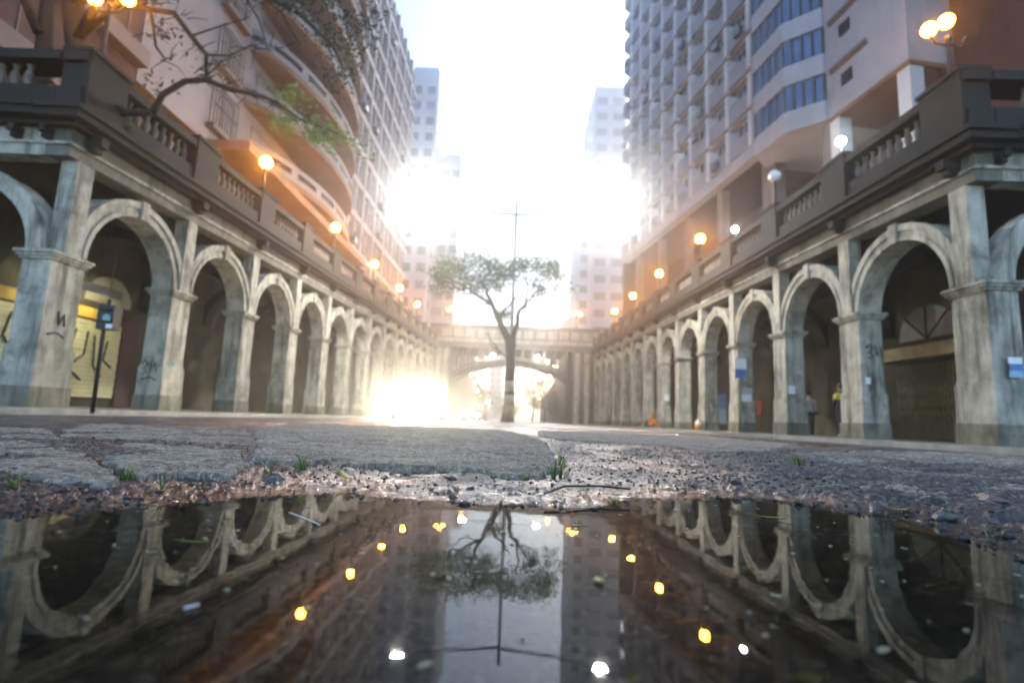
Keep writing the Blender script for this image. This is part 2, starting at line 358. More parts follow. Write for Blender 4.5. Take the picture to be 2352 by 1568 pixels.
strip('road_right', ISL_R-.02, 8.0, NEARY, lane_z, ASPH)
strip('sidewalk_left', -26, -8.5, NEARY, side_z, SIDEW)
strip('sidewalk_right', 8.2, 26, NEARY, side_z, SIDEW)
strip('kerb_left', -8.5, -8.3, NEARY, lambda y: side_z(y)+.012, KERB)
strip('kerb_right', 8.0, 8.2, NEARY, lambda y: side_z(y)+.012, KERB)
LINEM = M('road_paint', (.62, .62, .58), (.45, .45, .42), .5, 6)
def lane_line(name, x0, x1, y0, y1):
    b = MB(); n = 8
    for i in range(n):
        a = y0+(y1-y0)*i/n; c = y0+(y1-y0)*(i+1)/n
        b.add([(x0, a, lane_z(a)+.005), (x1, a, lane_z(a)+.005), (x1, c, lane_z(c)+.005), (x0, c, lane_z(c)+.005)], [(0, 1, 2, 3)])
    return tag(b.build(name, LINEM), kind='structure')
lane_line('road_marking_left', -2.75, -2.6, 6, 60); lane_line('road_marking_right', 3.2, 3.35, 6, 60)
strip('ground', -110, 110, [-28, 40, 120, 330], lambda y: -.9-.008*max(0, y-4), ASPH, .2)
# puddle
def water():
    m = bpy.data.materials.new('puddle_water'); m.use_nodes = True; t = m.node_tree; N = t.nodes; L = t.links; N.remove(N['Principled BSDF'])
    fr = N.new('ShaderNodeFresnel'); fr.inputs[0].default_value = 1.333; gl = N.new('ShaderNodeBsdfGlossy'); gl.inputs['Roughness'].default_value = .014
    tr = N.new('ShaderNodeBsdfTransparent'); tr.inputs[0].default_value = (.86, .80, .66, 1); mx = N.new('ShaderNodeMixShader')
    g = N.new('ShaderNodeNewGeometry'); n = N.new('ShaderNodeTexNoise'); n.inputs['Scale'].default_value = 14; n.inputs['Detail'].default_value = 3
    bp = N.new('ShaderNodeBump'); bp.inputs['Strength'].default_value = .22; bp.inputs['Distance'].default_value = .0007
    L.new(g.outputs['Position'], n.inputs['Vector']); L.new(n.outputs[0], bp.inputs['Height'])
    for x in (fr, gl): L.new(bp.outputs[0], x.inputs['Normal'])
    L.new(fr.outputs[0], mx.inputs[0]); L.new(tr.outputs[0], mx.inputs[1]); L.new(gl.outputs[0], mx.inputs[2]); L.new(mx.outputs[0], N['Material Output'].inputs[0]); return m
b = MB(); pc = [(p[0]*1.12, (p[1]-.1)*1.14+.1) for p in PUD]; b.add([(x, y, 0) for x, y in pc], [tuple(range(len(pc)))[::-1]])
tag(b.build('puddle_water', water()), kind='structure')

# ------------------------------------------------------------------ arcades
BAY, PW, PD, AR, RING = 4.2, .92, .66, 1.64, .40
SL = .038
def zc(y): return 3.42+.032*(y-11.4)
def zf(y): return 5.70+SL*(y-12.)
def arch_mesh(name, mat, r=AR, t=RING, d=PD, n=20, prof=.05):
    """semicircular ring in the YZ plane, thickness d along +x, with a raised outer moulding on the street side"""
    b = MB(); A = [pi*i/n for i in range(n+1)]
    for (ra, rb, x0, x1) in ((r, r+t, 0, d), (r+t*.62, r+t+.03, -prof, .1), (r-.002, r+t*.3, -prof*.6, .1)):
        rings = [[(x0, -ra*cos(a), ra*sin(a)), (x1, -ra*cos(a), ra*sin(a)), (x1, -rb*cos(a), rb*sin(a)), (x0, -rb*cos(a), rb*sin(a))] for a in A]
        b.loft(rings, True, False)
    b.add(*box_vf(-prof-.04, .12, -.14, .14, r-.03, r+t+.09))      # keystone
    return b.mesh(name, mat)
def box_vf(x0, x1, y0, y1, z0, z1):
    return ([(x, y, z) for z in (z0, z1) for y in (y0, y1) for x in (x0, x1)], [(0, 2, 3, 1), (4, 5, 7, 6), (0, 1, 5, 4), (2, 6, 7, 3), (0, 4, 6, 2), (1, 3, 7, 5)])
def moulded(b, x0, x1, y0, y1, levels):
    """stack of boxes (grow, z0, z1)"""
    for g_, z0, z1 in levels: b.box(x0-g_, x1+g_, y0-g_, y1+g_, z0, z1)
ARCH_ME = arch_mesh('arch', STONE_L)
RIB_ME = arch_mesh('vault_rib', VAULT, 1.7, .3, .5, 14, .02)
b = MB(); b.lathe([(.055, 0), (.075, .03), (.05, .08), (.085, .22), (.10, .30), (.07, .42), (.045, .50), (.075, .56), (.075, .60)], 8)
BAL_ME = b.mesh('baluster', M('baluster_stone', (.26, .22, .19), (.14, .12, .10), .85, 3, 0, None, .3))
b = MB(); moulded(b, 0, PD, 0, PW, ((.05, 0, .06), (.09, .06, .13), (.13, .13, .20))); CAP_ME = b.mesh('capital', STONE)
def pier_mesh(h):
    b = MB(); b.box(0, PD, 0, PW, .5, h); b.box(-.045, PD+.045, -.045, PW+.045, .44, 1.28); b.box(-.02, PD+.02, -.02, PW+.02, 1.28, 1.36); return b.mesh('pier', STONE)
b = MB(); b.box(-.075, PD+.075, -.075, PW+.075, -.35, .45); PL_ME = b.mesh('plinth', PLINTH)
b = MB(); b.box(-.06, .34, .22, PW-.22, 0, 1); PIL_ME = b.mesh('pilaster', STONE)
b = MB(); b.box(-.42, 0, -.12, .12, 0, .22); b.box(-.30, 0, -.10, .10, -.14, 0); CON_ME = b.mesh('console', STONE_D)
def arcade(side, W, d0, nb, name, label):
    """local frame: x = 0 on the street face and grows away from the street; mirrored for the left side by scale on copies' parents is avoided: s flips x"""
    root = empty(name, (0, 0, 0)); tag(root, label, 'arcade')
    s = side
    def X(a): return s*(W+a)
    def pt(me, nm, x, y, z, par=root, flip=True, sc=(1, 1, 1), rz=0):
        o = put(nm, me, par, (X(x), y, z), (0, 0, rz), ((s if flip else 1)*sc[0], sc[1], sc[2])); return o
    depth = 4.2
    def bx(nm, mat, x0, x1, y0, y1, z0, z1, sh=0, ref=None, par=root):
        b = MB(); a, c = sorted((X(x0), X(x1))); b.box(a, c, y0, y1, z0, z1, sh, ref); return b.build(nm, mat, par)
    yend = d0+nb*BAY+PW
    # street front
    for i in range(nb+1):
        y = d0+i*BAY; g = side_z(y); h = zc(y)-.2-g
        p = pt(pier_mesh(h), 'pier', 0, y, g)
        for me, nm, z in ((CAP_ME, 'capital', h), (PL_ME, 'plinth', 0)):
            c = put(nm, me, p, (0, 0, z))
        zt = zf(y+PW/2)-.02
        pt(PIL_ME, 'pilaster', 0, y, zc(y), sc=(1, 1, zt-zc(y)))
        pt(CON_ME, 'console', 0, y+PW/2, zf(y+PW/2)+.42)
        if i < nb:
            yc = y+PW+(BAY-PW)/2
            o = pt(ARCH_ME, 'arch', .02, yc, (zc(y)+zc(y+BAY))/2-.01)
        if 0 < i: 
            o = put('vault_rib', RIB_ME, root, (X(PD+1.75), y+.2, zc(y)-.05), (0, 0, pi/2), (1, 1.0, 1))
    # entablature: architrave, frieze, cornice, blocking course, rail; each runs the whole length
    y0 = d0-.03; z0 = zf(y0)
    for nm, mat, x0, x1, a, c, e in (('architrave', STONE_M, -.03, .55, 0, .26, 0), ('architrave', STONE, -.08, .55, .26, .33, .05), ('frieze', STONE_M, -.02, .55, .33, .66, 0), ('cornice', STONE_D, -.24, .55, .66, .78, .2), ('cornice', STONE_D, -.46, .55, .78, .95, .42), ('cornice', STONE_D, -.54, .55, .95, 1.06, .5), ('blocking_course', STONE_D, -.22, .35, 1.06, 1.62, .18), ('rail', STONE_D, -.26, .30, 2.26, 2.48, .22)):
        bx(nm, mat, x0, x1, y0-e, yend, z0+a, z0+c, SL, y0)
    # return front towards the camera: two more bays along x
    for j in range(1, 3):
        xx = j*BAY; p = pt(pier_mesh(zc(d0)-.2-side_z(d0)), 'pier', xx, d0, side_z(d0))
        put('capital', CAP_ME, p, (0, 0, zc(d0)-.2-side_z(d0))); put('plinth', PL_ME, p)
        bx('pilaster', STONE, xx+.2, xx+.5, d0-.06, d0+.3, zc(d0), z0+.02)
    for j in range(2):
        xa = j*BAY+PD; r = (BAY-PD)/2; n = 20; b = MB()
        for (ra, rb, ya, yb) in ((r, r+.36, d0+.02, d0+.6), (r+.24, r+.4, d0-.04, d0+.1)):
            b.loft([[(X(xa+r-ra*cos(t)), ya, ra*sin(t)*.93), (X(xa+r-ra*cos(t)), yb, ra*sin(t)*.93), (X(xa+r-rb*cos(t)), yb, rb*sin(t)*.93), (X(xa+r-rb*cos(t)), ya, rb*sin(t)*.93)] for t in [pi*i/n for i in range(n+1)]], True, False)
        b.build('arch', STONE_L, root, (0, 0, zc(d0)-.01))
    xe = 2*BAY+PD
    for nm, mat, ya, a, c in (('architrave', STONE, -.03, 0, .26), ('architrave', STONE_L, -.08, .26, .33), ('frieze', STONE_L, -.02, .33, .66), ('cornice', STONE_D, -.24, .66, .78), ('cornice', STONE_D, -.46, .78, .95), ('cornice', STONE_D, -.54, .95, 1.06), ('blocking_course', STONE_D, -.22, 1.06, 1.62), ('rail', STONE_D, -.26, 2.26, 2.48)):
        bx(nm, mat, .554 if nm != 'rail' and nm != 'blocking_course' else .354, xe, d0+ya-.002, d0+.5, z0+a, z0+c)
    for q in range(12): put('console', CON_ME, root, (X(.45+q*.72), d0, z0+.44), (0, 0, pi/2), (.75, .6, .75))
    # balustrade
    def pedestal(x0, x1, ya, yb, z):
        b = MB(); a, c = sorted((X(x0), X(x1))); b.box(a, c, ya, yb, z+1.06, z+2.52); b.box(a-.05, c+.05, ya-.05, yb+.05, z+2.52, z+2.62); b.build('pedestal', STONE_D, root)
    for i in range(nb+1):
        yc = d0+i*BAY+PW/2; pedestal(-.30, .34, yc-.6, yc+.6, zf(yc))
        if i < nb:
            for q in range(9):
                y = yc+.6+(q+.5)*(BAY-1.2)/9; pt(BAL_ME, 'baluster', .03, y, zf(y)+1.64)
    for j in range(2):
        for q in range(9): put('baluster', BAL_ME, root, (X(1.1+j*BAY+(q+.5)*(BAY-1.2)/9), d0+.02, z0+1.63))
        pedestal(BAY*(j+1)-.1, BAY*(j+1)+1.1, d0-.30, d0+.3, z0)
    # inside: ceiling, terrace, back wall
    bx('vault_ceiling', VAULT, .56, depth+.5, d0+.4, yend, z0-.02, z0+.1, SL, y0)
    bx('terrace_floor', SIDEW, .36, 13, d0+.5, yend+10, z0+1.2, z0+1.42, SL, y0)
    bx('end_wall', VAULT, 8.9, 13, d0+.2, d0+.5, -.4, z0+1.42)
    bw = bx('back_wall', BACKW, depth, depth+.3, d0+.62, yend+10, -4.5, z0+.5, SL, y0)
    for i in range(nb):
        y = d0+i*BAY+PW; g = side_z(y)
        if (side < 0 and i in (0, 1)) or (side > 0 and i in (0, 1)): continue
        if i % 2: bx('door', DARK, depth-.05, depth+.02, y+.9, y+2.5, g, g+2.5, 0, None, bw)
        b = MB(); b.loft([[(X(depth-.04), y+1.64-1.25*cos(t), 3.2+1.1*sin(t)+SL*(y-12)), (X(depth+.02), y+1.64-1.25*cos(t), 3.2+1.1*sin(t)+SL*(y-12))] for t in [pi*k/12 for k in range(13)]], False, False, False)
        vs = [(X(depth-.04), y+1.64-1.25*cos(t), 3.2+1.1*sin(t)+SL*(y-12)) for t in [pi*k/12 for k in range(13)]]; b.add(vs, [tuple(range(13))]); b.build('lunette', DARK, bw)
    return root
ARC_L = arcade(-1, 10.5, 11.42, 13, 'stone_arcade', 'long grey stone arcade with balustrade along the left sidewalk')
ARC_R = arcade(1, 9.93, 11.0, 13, 'stone_arcade', 'long grey stone arcade with balustrade along the right sidewalk')

# ------------------------------------------------------------------ bridge between the arcades
def bridge():
    r = empty('road_bridge', (0, 66, 0)); tag(r, 'stone road bridge with a flat arch spanning the street', 'bridge')
    Y0, Y1 = 67.2, 77; W0, W1 = -11.2, 10.6; xc = -.6; hw = 7.9; zs, zcr = 4.9, 7.3; N = 24
    def B(nm, mat, *a, par=r):
        b = MB(); b.box(*a); o = b.build(nm, mat, par, (0, -66, 0)); return o
    R = (hw*hw+(zcr-zs)**2)/(2*(zcr-zs)); cz = zcr-R; a0 = math.asin(hw/R)
    for ya, yb in ((Y0, Y0+.8), (Y0+4.5, Y0+5.3), (Y1-.8, Y1)):
        b = MB(); b.loft([[(xc+R*sin(t), ya, cz+R*cos(t)), (xc+R*sin(t), yb, cz+R*cos(t)), (xc+(R+.38)*sin(t), yb, cz+(R+.38)*cos(t)), (xc+(R+.38)*sin(t), ya, cz+(R+.38)*cos(t))] for t in [-a0+2*a0*k/N for k in range(N+1)]], True, False)
        b.build('arch_rib', STONE_M, r, (0, -66, 0))
        for k in range(11):
            x = xc-7.0+k*1.4; zl = cz+sqrt(max(0, (R+.38)**2-(x-xc)**2))-.1
            b = MB(); b.box(x-.13, x+.13, ya+.1, yb-.1, zl, 8.62); b.build('spandrel_post', STONE_M, r, (0, -66, 0))
    B('deck', STONE_M, W0, W1, Y0-.15, Y1+.15, 8.6, 9.6); B('cornice', STONE_L, W0, W1, Y0-.5, Y0-.152, 9.3, 9.75); B('parapet', STONE_M, W0, W1, Y0-.2, Y0+.2, 9.752, 11.3); B('parapet', STONE, W0, W1, Y1-.2, Y1+.2, 9.602, 11.3); B('rail', STONE_D, W0, W1, Y0-.3, Y0+.3, 11.302, 11.6)
    for k in range(14):
        x = -9.6+k*1.5; B('panel', STONE_L, x, x+1.2, Y0-.26, Y0-.202, 10.0, 11.0)
    for x0, x1 in ((-11.4, -8.5), (7.3, 10.8)):
        p = B('abutment', STONE_M, x0, x1, Y0+.05, Y1-.05, -1.5, 8.598)
        for q in range(3):
            x = x0+.5+q*(x1-x0-1.0)/2; b = MB(); b.box(x-.3, x+.3, Y0-.22, Y0+.048, -1.5, 8.4); b.build('pilaster', STONE_L, p, (0, 0, 0))
    return r
BR = bridge()
# two flood lamps hang on the bridge front
FL_ME = None
def flood(x, y, z, label):
    r = empty('bridge_flood_lamp', (x, y, z)); tag(r, label, 'lamp', 'lamps on the bridge front')
    b = MB(); b.box(-.25, .25, -.05, .3, .22, .3); b.tube([(0, .3, .3), (0, .7, .9)], .04, 6); b.build('bracket', IRON, r)
    b = MB(); b.ball((0, 0, 0), .24, 12, 8); b.build('lamp_lens', WHITES2, r)
WHITES2 = E_('flood_lens', (1, .98, .85), 40)
flood(-2.9, 66.3, 7.55, 'white flood lamp on the bridge front, left of the tree trunk')
flood(2.7, 66.3, 7.6, 'white flood lamp on the bridge front, right of the tree trunk')

# ------------------------------------------------------------------ globe lamps on the balustrades
def globe_lamp(x, y, z, h, label, nglobes=1, lit=True, group='globe lamps on the balustrades'):
    r = empty('globe_lamp', (x, y, z)); tag(r, label, 'lamp', group)
    b = MB(); b.lathe([(.16, 0), (.16, .08), (.09, .16), (.055, .3), (.05, h-.25), (.09, h-.2), (.06, h-.12)], 10); b.build('post', IRON, r)
    gm = (SODIUM if nglobes == 1 or y > 60 else SODIUM3) if lit else UNLIT
    if nglobes == 1: b = MB(); b.ball((0, 0, h), .24, 10, 6); b.build('globe', gm, r)
    else:
        b = MB(); b.tube([(-.42, 0, h-.1), (-.3, 0, h-.3), (0, 0, h-.35), (.3, 0, h-.3), (.42, 0, h-.1)], .03, 6); b.build('arm', IRON, r)
        for q, (dx, dz) in enumerate(((0, .28), (-.42, .05), (.42, .05))[:nglobes]):
            b = MB(); b.ball((dx, 0, h+dz), .17, 8, 6); b.build('globe', gm, r)
    return r
ORD = ['first', 'second', 'third', 'fourth', 'fifth', 'sixth', 'seventh']
for side, W, d0, nm in ((-1, 10.5, 11.42, 'left'), (1, 9.93, 11.0, 'right')):
    for q in range(6):
        y = d0+q*2*BAY+PW/2; zt = zf(y)+2.62
        lit = not (side > 0 and q == 1)
        h = (1.75 if side < 0 else 1.3) if (q == 0) else 1.35
        globe_lamp(side*(W+.02), y, zt, h, (f'orange globe lamp, {ORD[q]} from the camera on the {nm} balustrade' if lit else 'unlit white globe lamp, second from the camera on the right balustrade'), (3 if side < 0 else 2) if q == 0 else 1, lit)
for x, y, z, lb in ((-8.6, 67.0, 11.6, 'cluster of three orange globes at the left end of the bridge'), (7.6, 67.0, 11.6, 'cluster of three orange globes at the right end of the bridge')):
    globe_lamp(x, y, z, 1.8, lb, 3)
for x, lb in ((-6.0, 'single orange globe lamp on the bridge parapet left of the tree'), (4.6, 'single orange globe lamp on the bridge parapet right of the tree')):
    globe_lamp(x, 67.0, 11.6, .7, lb)

# ------------------------------------------------------------------ double-arm street lamps on the median
def street_lamp(x, y, top, tips, label, lens):
    g = .028-.008*(y-3); r = empty('street_lamp', (x, y, g)); tag(r, label, 'street lamp', 'double-arm street lamps on the median')
    H = top-g
    b = MB(); b.tube([(0, 0, -.2), (0, 0, 1.0), (0, 0, H*.5), (0, 0, H)], [.13, .13, .10, .075], 10); b.lathe([(.2, -.1), (.2, .25), (.13, .4)], 10); b.build('post', GREYM, r)
    for tx, tz in tips:
        dx, dz = tx-x, tz-g; za = H-.7
        pts = [(dx*t, 0, za+(dz-za)*(t**1.6)) for t in (0, .15, .3, .45, .6, .75, .9, 1)]
        b = MB(); b.tube(pts, [.07, .065, .06, .055, .05, .045, .04, .04], 8); b.build('arm', GREYM, r)
        sg = 1 if dx > 0 else -1
        b = MB(); b.box(dx-.35*sg if sg > 0 else dx-.35, dx+.35, -.17, .17, dz-.02, dz+.12); h = b.build('lamp_head', GREYM, r)
        b = MB(); b.lathe_s([(.001, -.16), (.15, -.13), (.24, -.06), (.27, -.022)], 12, (dx, 0, dz), (1.2, .7, 1)); b.build('lens', lens, h)
WHITEL2 = E_('white_lamp_far', (1, .97, .85), 500)
street_lamp(-.3, 27, 11.5, ((-5.15, 11.4), (4.55, 11.6)), 'tall cross-shaped street lamp with two white lamps behind the tree', WHITEL)
street_lamp(-1.0, 54, 11.0, ((-4.75, 10.2), (2.6, 10.5)), 'farther double-arm street lamp close to the bridge', WHITEL2)

# ------------------------------------------------------------------ buildings on the right
def mesh_box(name, mat, *bxs):
    b = MB()
    for a in bxs: b.box(*a)
    return b.mesh(name, mat)
def win_mesh(name, w, h, d=.12, nm=2, frame=FIN, glass=GLASS):
    """window: recessed glass with frame and mullions, lying in the YZ plane, outside towards -x"""
    b = MB(); b.cur = 0; t = .06
    for a in ((-.02, d, 0, t, 0, h), (-.02, d, w-t, w, 0, h), (-.02, d, t, w-t, 0, t), (-.02, d, t, w-t, h-t, h)): b.box(*a)
    for q in range(1, nm): b.box(0, d*.8, w*q/nm-.025, w*q/nm+.025, t, h-t)
    b.cur = 1; b.box(d*.5, d, t, w-t, t, h-t); return b.mesh(name, frame, glass)
RT_A = math.asin(.137); RT_O = (16.4, 34.4, 0)
FW_, FH_ = 3.0, 2.95
def tower_right():
    r = empty('apartment_tower', RT_O, RT_A); tag(r, 'tall lavender grey tower with rows of projecting panels on the right', 'building')
    nc, nf, zb = 9, 13, 19.5; Wd = nc*FW_
    mesh = MB(); mesh.box(.16, 12, -.02, Wd, zb, zb+nf*FH_+1.2); mesh.build('wall', LAV, r)
    b = MB(); b.box(-.55, .156, -.3, Wd+.2, zb-.9, zb); b.build('base_band', LAV, r)
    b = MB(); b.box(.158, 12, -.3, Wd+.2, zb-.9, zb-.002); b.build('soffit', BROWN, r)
    b = MB(); b.box(-.5, .1, -.32, .0, zb, zb+nf*FH_+1.4); b.build('corner_strip', FIN, r)
    pan = MB(); pan.add([(-.42, .55, .06), (-.62, 2.95, .06), (-.62, 2.95, 1.42), (-.42, .55, 1.30), (.1, .55, .06), (.1, 2.95, .06), (.1, 2.95, 1.42), (.1, .55, 1.30)], [(0, 1, 2, 3), (4, 7, 6, 5), (0, 3, 7, 4), (1, 5, 6, 2), (3, 2, 6, 7), (0, 4, 5, 1)])
    PAN = pan.mesh('panel', LAVP)
    FN = mesh_box('fin', FIN, (-.66, .14, .06, .50, .02, 2.5)); SLB = mesh_box('floor_band', LAV, (-.30, .14, .0, 3.0, -.14, .055))  # white fins stand for lit side faces of the panels, brightness in the colour
    WN = win_mesh('window', 2.3, 1.35, .12, 3)
    AC = mesh_box('air_conditioner', GREYM, (-.95, -.6, 0, .8, 0, .55))
    for f in range(nf):
        for c in range(nc):
            y, z = c*FW_, zb+f*FH_
            put('panel', PAN, r, (0, y, z+.02)); put('fin', FN, r, (0, y, z)); put('floor_band', SLB, r, (0, y, z)); put('window', WN, r, (.05, y+.6, z+1.42))
            if random.random() < .28: put('air_conditioner', AC, r, (0, y+random.uniform(.7, 1.8), z+random.choice((.3, 1.5))))
    # columns below the tower, a dim recess behind them
    for c in range(0, nc+1, 2):
        b = MB(); b.box(.2, .9, c*FW_-.35, c*FW_+.35, 7.5, zb-.9); b.build('column', BANDP, r)
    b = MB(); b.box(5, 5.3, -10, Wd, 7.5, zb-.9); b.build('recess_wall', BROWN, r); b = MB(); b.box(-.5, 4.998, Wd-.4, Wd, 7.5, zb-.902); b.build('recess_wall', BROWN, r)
    b = MB(); b.box(2.6, 2.8, 0, Wd, 7.5, 13.5); b.build('shop_front', GLASS, r)
tower_right()
def bay_block():
    r = empty('bay_window_block', RT_O, RT_A); tag(r, 'white block with stacked blue glass bay windows on the right', 'building')
    P = [(.3, -6.3), (-.1, -6.25), (-1.5, -4.6), (-1.5, -1.6), (-.1, -.36), (.3, -.36)]
    Q = [(p[0]+.14 if 0 < i < 5 else p[0], p[1]*.985-.03) for i, p in enumerate(P)]
    zb = 17.6
    b = MB(); b.box(.3, 12, -6.3, -.34, zb, zb+38); b.build('wall', LAV, r)
    BD = MB().prism(P[::-1], 0, 1.25).mesh('balcony_band', LAV); GL = MB().prism(Q[::-1], 1.25, 2.95).mesh('bay_window', BGLASS)
    mul = MB()
    for i in range(1, 4):
        a, c = Vector(P[i]), Vector(P[i+1]) if i+1 < 5 else Vector(P[4])
        for t in (0, .25, .5, .75): 
            q = a.lerp(c, t); mul.box(q.x-.03, q.x+.08, q.y-.04, q.y+.04, 1.25, 2.95)
    ML = mul.mesh('mullion', GREYM)
    for f in range(12):
        put('balcony_band', BD, r, (0, 0, zb+f*2.95)); g = put('bay_window', GL, r, (0, 0, zb+f*2.95)); put('mullion', ML, g)
    for y in (-5.9, -.8):
        b = MB(); b.box(.2, .9, y-.35, y+.35, 7.5, zb); b.build('column', BANDP, r)
bay_block()
def corner_block():
    r = empty('corner_block', RT_O, RT_A); tag(r, 'plain lavender white corner block on brick columns at the far right', 'building')
    zb = 17.6; y0, y1 = -11.6, -6.32
    b = MB(); b.box(0, 14, y0, y1, zb, zb+38); b.build('wall', LAV, r)
    SW = mesh_box('window', DARK, (-.06, .02, 0, .75, 0, .7)); LG = mesh_box('sill_ledge', LAVP, (-.22, -.002, 0, 2.6, 0, .14)); LD = mesh_box('sill_under_strip', BANDP, (-.1, -.003, 0, 2.6, -.18, -.002))  # pinkish strip projecting just below each sill ledge
    for f in range(10):
        put('window', SW, r, (0, y1-1.9, zb+1.3+f*2.95)); g = put('sill_ledge', LG, r, (0, y1-3.0, zb+2.7+f*2.95)); put('sill_under_strip', LD, g)
    for x, y, m in ((.05, y0+.05, FIN), (1.0, y0+.06, BRICK), (2.6, y0+.05, BANDP), (3.4, y0+.06, BRICK), (.05, y1-.75, FIN), (8, y0+.05, BANDP), (9, y0+.06, BRICK)):
        b = MB(); b.box(x, x+.75, y, y+.7, 7.5, zb-.002); b.build('column', m, r)
    b = MB(); b.box(0, 14, y0, y1, zb-.25, zb-.004); b.build('soffit', ORANGE_LIT, r)
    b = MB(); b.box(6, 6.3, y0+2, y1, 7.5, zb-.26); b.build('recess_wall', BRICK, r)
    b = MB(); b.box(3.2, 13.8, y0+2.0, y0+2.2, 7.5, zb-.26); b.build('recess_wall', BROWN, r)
    for f in range(4):
        b = MB(); b.box(4.6+f*.001, 5.6, y0-.05, y0+.02, zb+3+f*5.9, zb+7+f*5.9); b.build('window_strip', BROWN, r)
corner_block()
def brick_house():
    r = empty('brick_building', (20.2, 15, 0)); tag(r, 'dark brick building with slanting pale slabs at the right edge', 'building')
    b = MB(); b.box(0, 14, 0, 8, 7, 46); b.build('wall', BRICK, r)
    for q, z in enumerate((14.2, 17.2, 20.4, 23.6)):
        b = MB(); b.box(-2.2, 12, -2.6, 0, z, z+.35); s = b.build('balcony_slab', LAV, r); b = MB(); b.box(-2.2, 12, -2.6, -2.45, z+.352, z+1.3); b.build('balcony_rail', BANDP, s)
    W = win_mesh('window', 1.8, 1.6, .12, 2)
    for z in (12, 15.2, 18.4, 21.6):
        for x in (1.2, 4.2, 7.2): put('window', W, r, (x, -.02, z), (0, 0, pi/2), (1, -1, 1))
brick_house()

# ------------------------------------------------------------------ buildings on the left
def brown_block():
    r = empty('brown_block', (-14.6, 9, 0)); tag(r, 'dark reddish brown block with pale slanting bands at the left edge', 'building')
    b = MB(); b.box(-14, 0, 0, 9.0, 6, 46); b.build('wall', BROWN, r)
    W = win_mesh('window', 2.0, 1.5, .12, 2, BANDP)
    for f in range(11):
        z = 9.4+f*3.0; b = MB(); b.box(-.2, .5, -.4, 9.002, z, z+.62); b.box(-14, -.202, -.5, -.002, z, z+.62); b.build('balcony_band', BANDP, r)
        for y in (.8, 3.6, 6.4): put('window', W, r, (.02, y, z+.95), (0, 0, 0), (-1, 1, 1))
        for x in (-3, -6.5, -10): put('window', W, r, (x, -.02, z+.95), (0, 0, pi/2), (1, -1, 1))
    b = MB(); b.add([(-3.5, -1.6, 9.9), (1.1, -1.6, 9.9), (1.1, .2, 10.5), (-3.5, .2, 10.5), (-3.5, -1.6, 9.8), (1.1, -1.6, 9.8), (1.1, .2, 10.4), (-3.5, .2, 10.4)], [(0, 1, 2, 3), (7, 6, 5, 4), (0, 4, 5, 1), (1, 5, 6, 2), (2, 6, 7, 3), (3, 7, 4, 0)]); b.build('awning', M('awning_pink', (.55, .22, .18), (.42, .16, .13), .8, 3), r)
brown_block()
def bow(y, y0=25.2, y1=41.0, a=2.3):
    t = (y-y0)/(y1-y0); return a*max(0, sin(pi*min(max(t, 0), 1)))**.55
def balcony_block():
    r = empty('balcony_block', (-14.6, 18.1, 0)); tag(r, 'pale block with curved orange-lit balconies on the left', 'building')
    Y = 18.1
    b = MB(); b.box(-12, 0, 0, 23.2, 12.0, 52); b.build('wall', WALLW, r)
    b = MB(); b.box(-12, -.6, 3.0, 23.2, 6, 11.99); b.build('ground_floor_wall', ORANGE_LIT, r)
    b = MB(); b.box(-.6, 2.2, 4.2, 23.0, 11.55, 11.985); b.build('soffit', ORANGE_LIT, r)
    n = 28; ys = [25.2+15.8*i/n for i in range(n+1)]
    def ring(off, z0, z1):
        bb = MB(); bb.loft([[(bow(y)-off, y-Y, z0), (bow(y), y-Y, z0), (bow(y), y-Y, z1), (bow(y)-off, y-Y, z1)] for y in ys], True, False); return bb
    SLAB = MB().loft([[(0.004, y-Y, 0), (bow(y)-.04+.05, y-Y, 0), (bow(y)-.04+.05, y-Y, .3), (0.004, y-Y, .3)] for y in ys], True, False).mesh('balcony_slab', ORANGE_LIT)
    PAR1 = ring(.14, .302, .62).mesh('parapet', WALLW); PAR2 = ring(.14, .95, 1.25).mesh('parapet_rail', WALLW)
    PST = mesh_box('parapet_post', WALLW, (-.13, -.01, -.28, .28, .62, .95)); BK = MB().loft([[(bow(y)-.13, y-Y, .62), (bow(y)-.1, y-Y, .62), (bow(y)-.1, y-Y, .95), (bow(y)-.13, y-Y, .95)] for y in ys], True, False).mesh('parapet_slot', DARK)
    W = win_mesh('window', 2.2, 2.1, .12, 2, BANDP)
    GR = MB()
    for q in range(9): GR.tube([(.25, q*.24, 0), (.25, q*.24, 1.9)], .022, 5)
    for zz in (.0, .95, 1.9): GR.box(.22, .28, -.05, 1.97, zz-.03, zz+.03)
    GR = GR.mesh('window_grille', IRON)
    SIL = mesh_box('sill', BANDP, (0, .4, -.1, 2.1, -.25, -.04))
    for f in range(12):
        z = 12.4+f*3.1
        s = put('balcony_slab', SLAB, r, (0, 0, z)); put('parapet', PAR1, s); put('parapet_rail', PAR2, s); put('parapet_slot', BK, s)
        for q in range(7):
            y = 25.8+q*14.6/6; put('parapet_post', PST, s, (bow(y), y-Y, 0), (0, 0, -math.atan((bow(y+.1)-bow(y-.1))/.2)))
        for y in (26.2, 30.2, 34.2, 37.6): put('window', W, r, (.02, y-Y, z+.4), (0, 0, 0), (-1, 1, 1))
        w1 = put('window', W, r, (.02, 22.6-Y, z+.6), (0, 0, 0), (-1, .85, .9)); put('window_grille', GR, r, (0, 22.55-Y, z+.55)); put('sill', SIL, r, (0.002, 22.5-Y, z+.5))
    for y in (3.2, 6.5, 10, 14, 18, 22): 
        b = MB(); b.box(-.55, -.1, y-.3, y+.3, 6, 11.548); b.build('column', BANDP, r)
balcony_block()
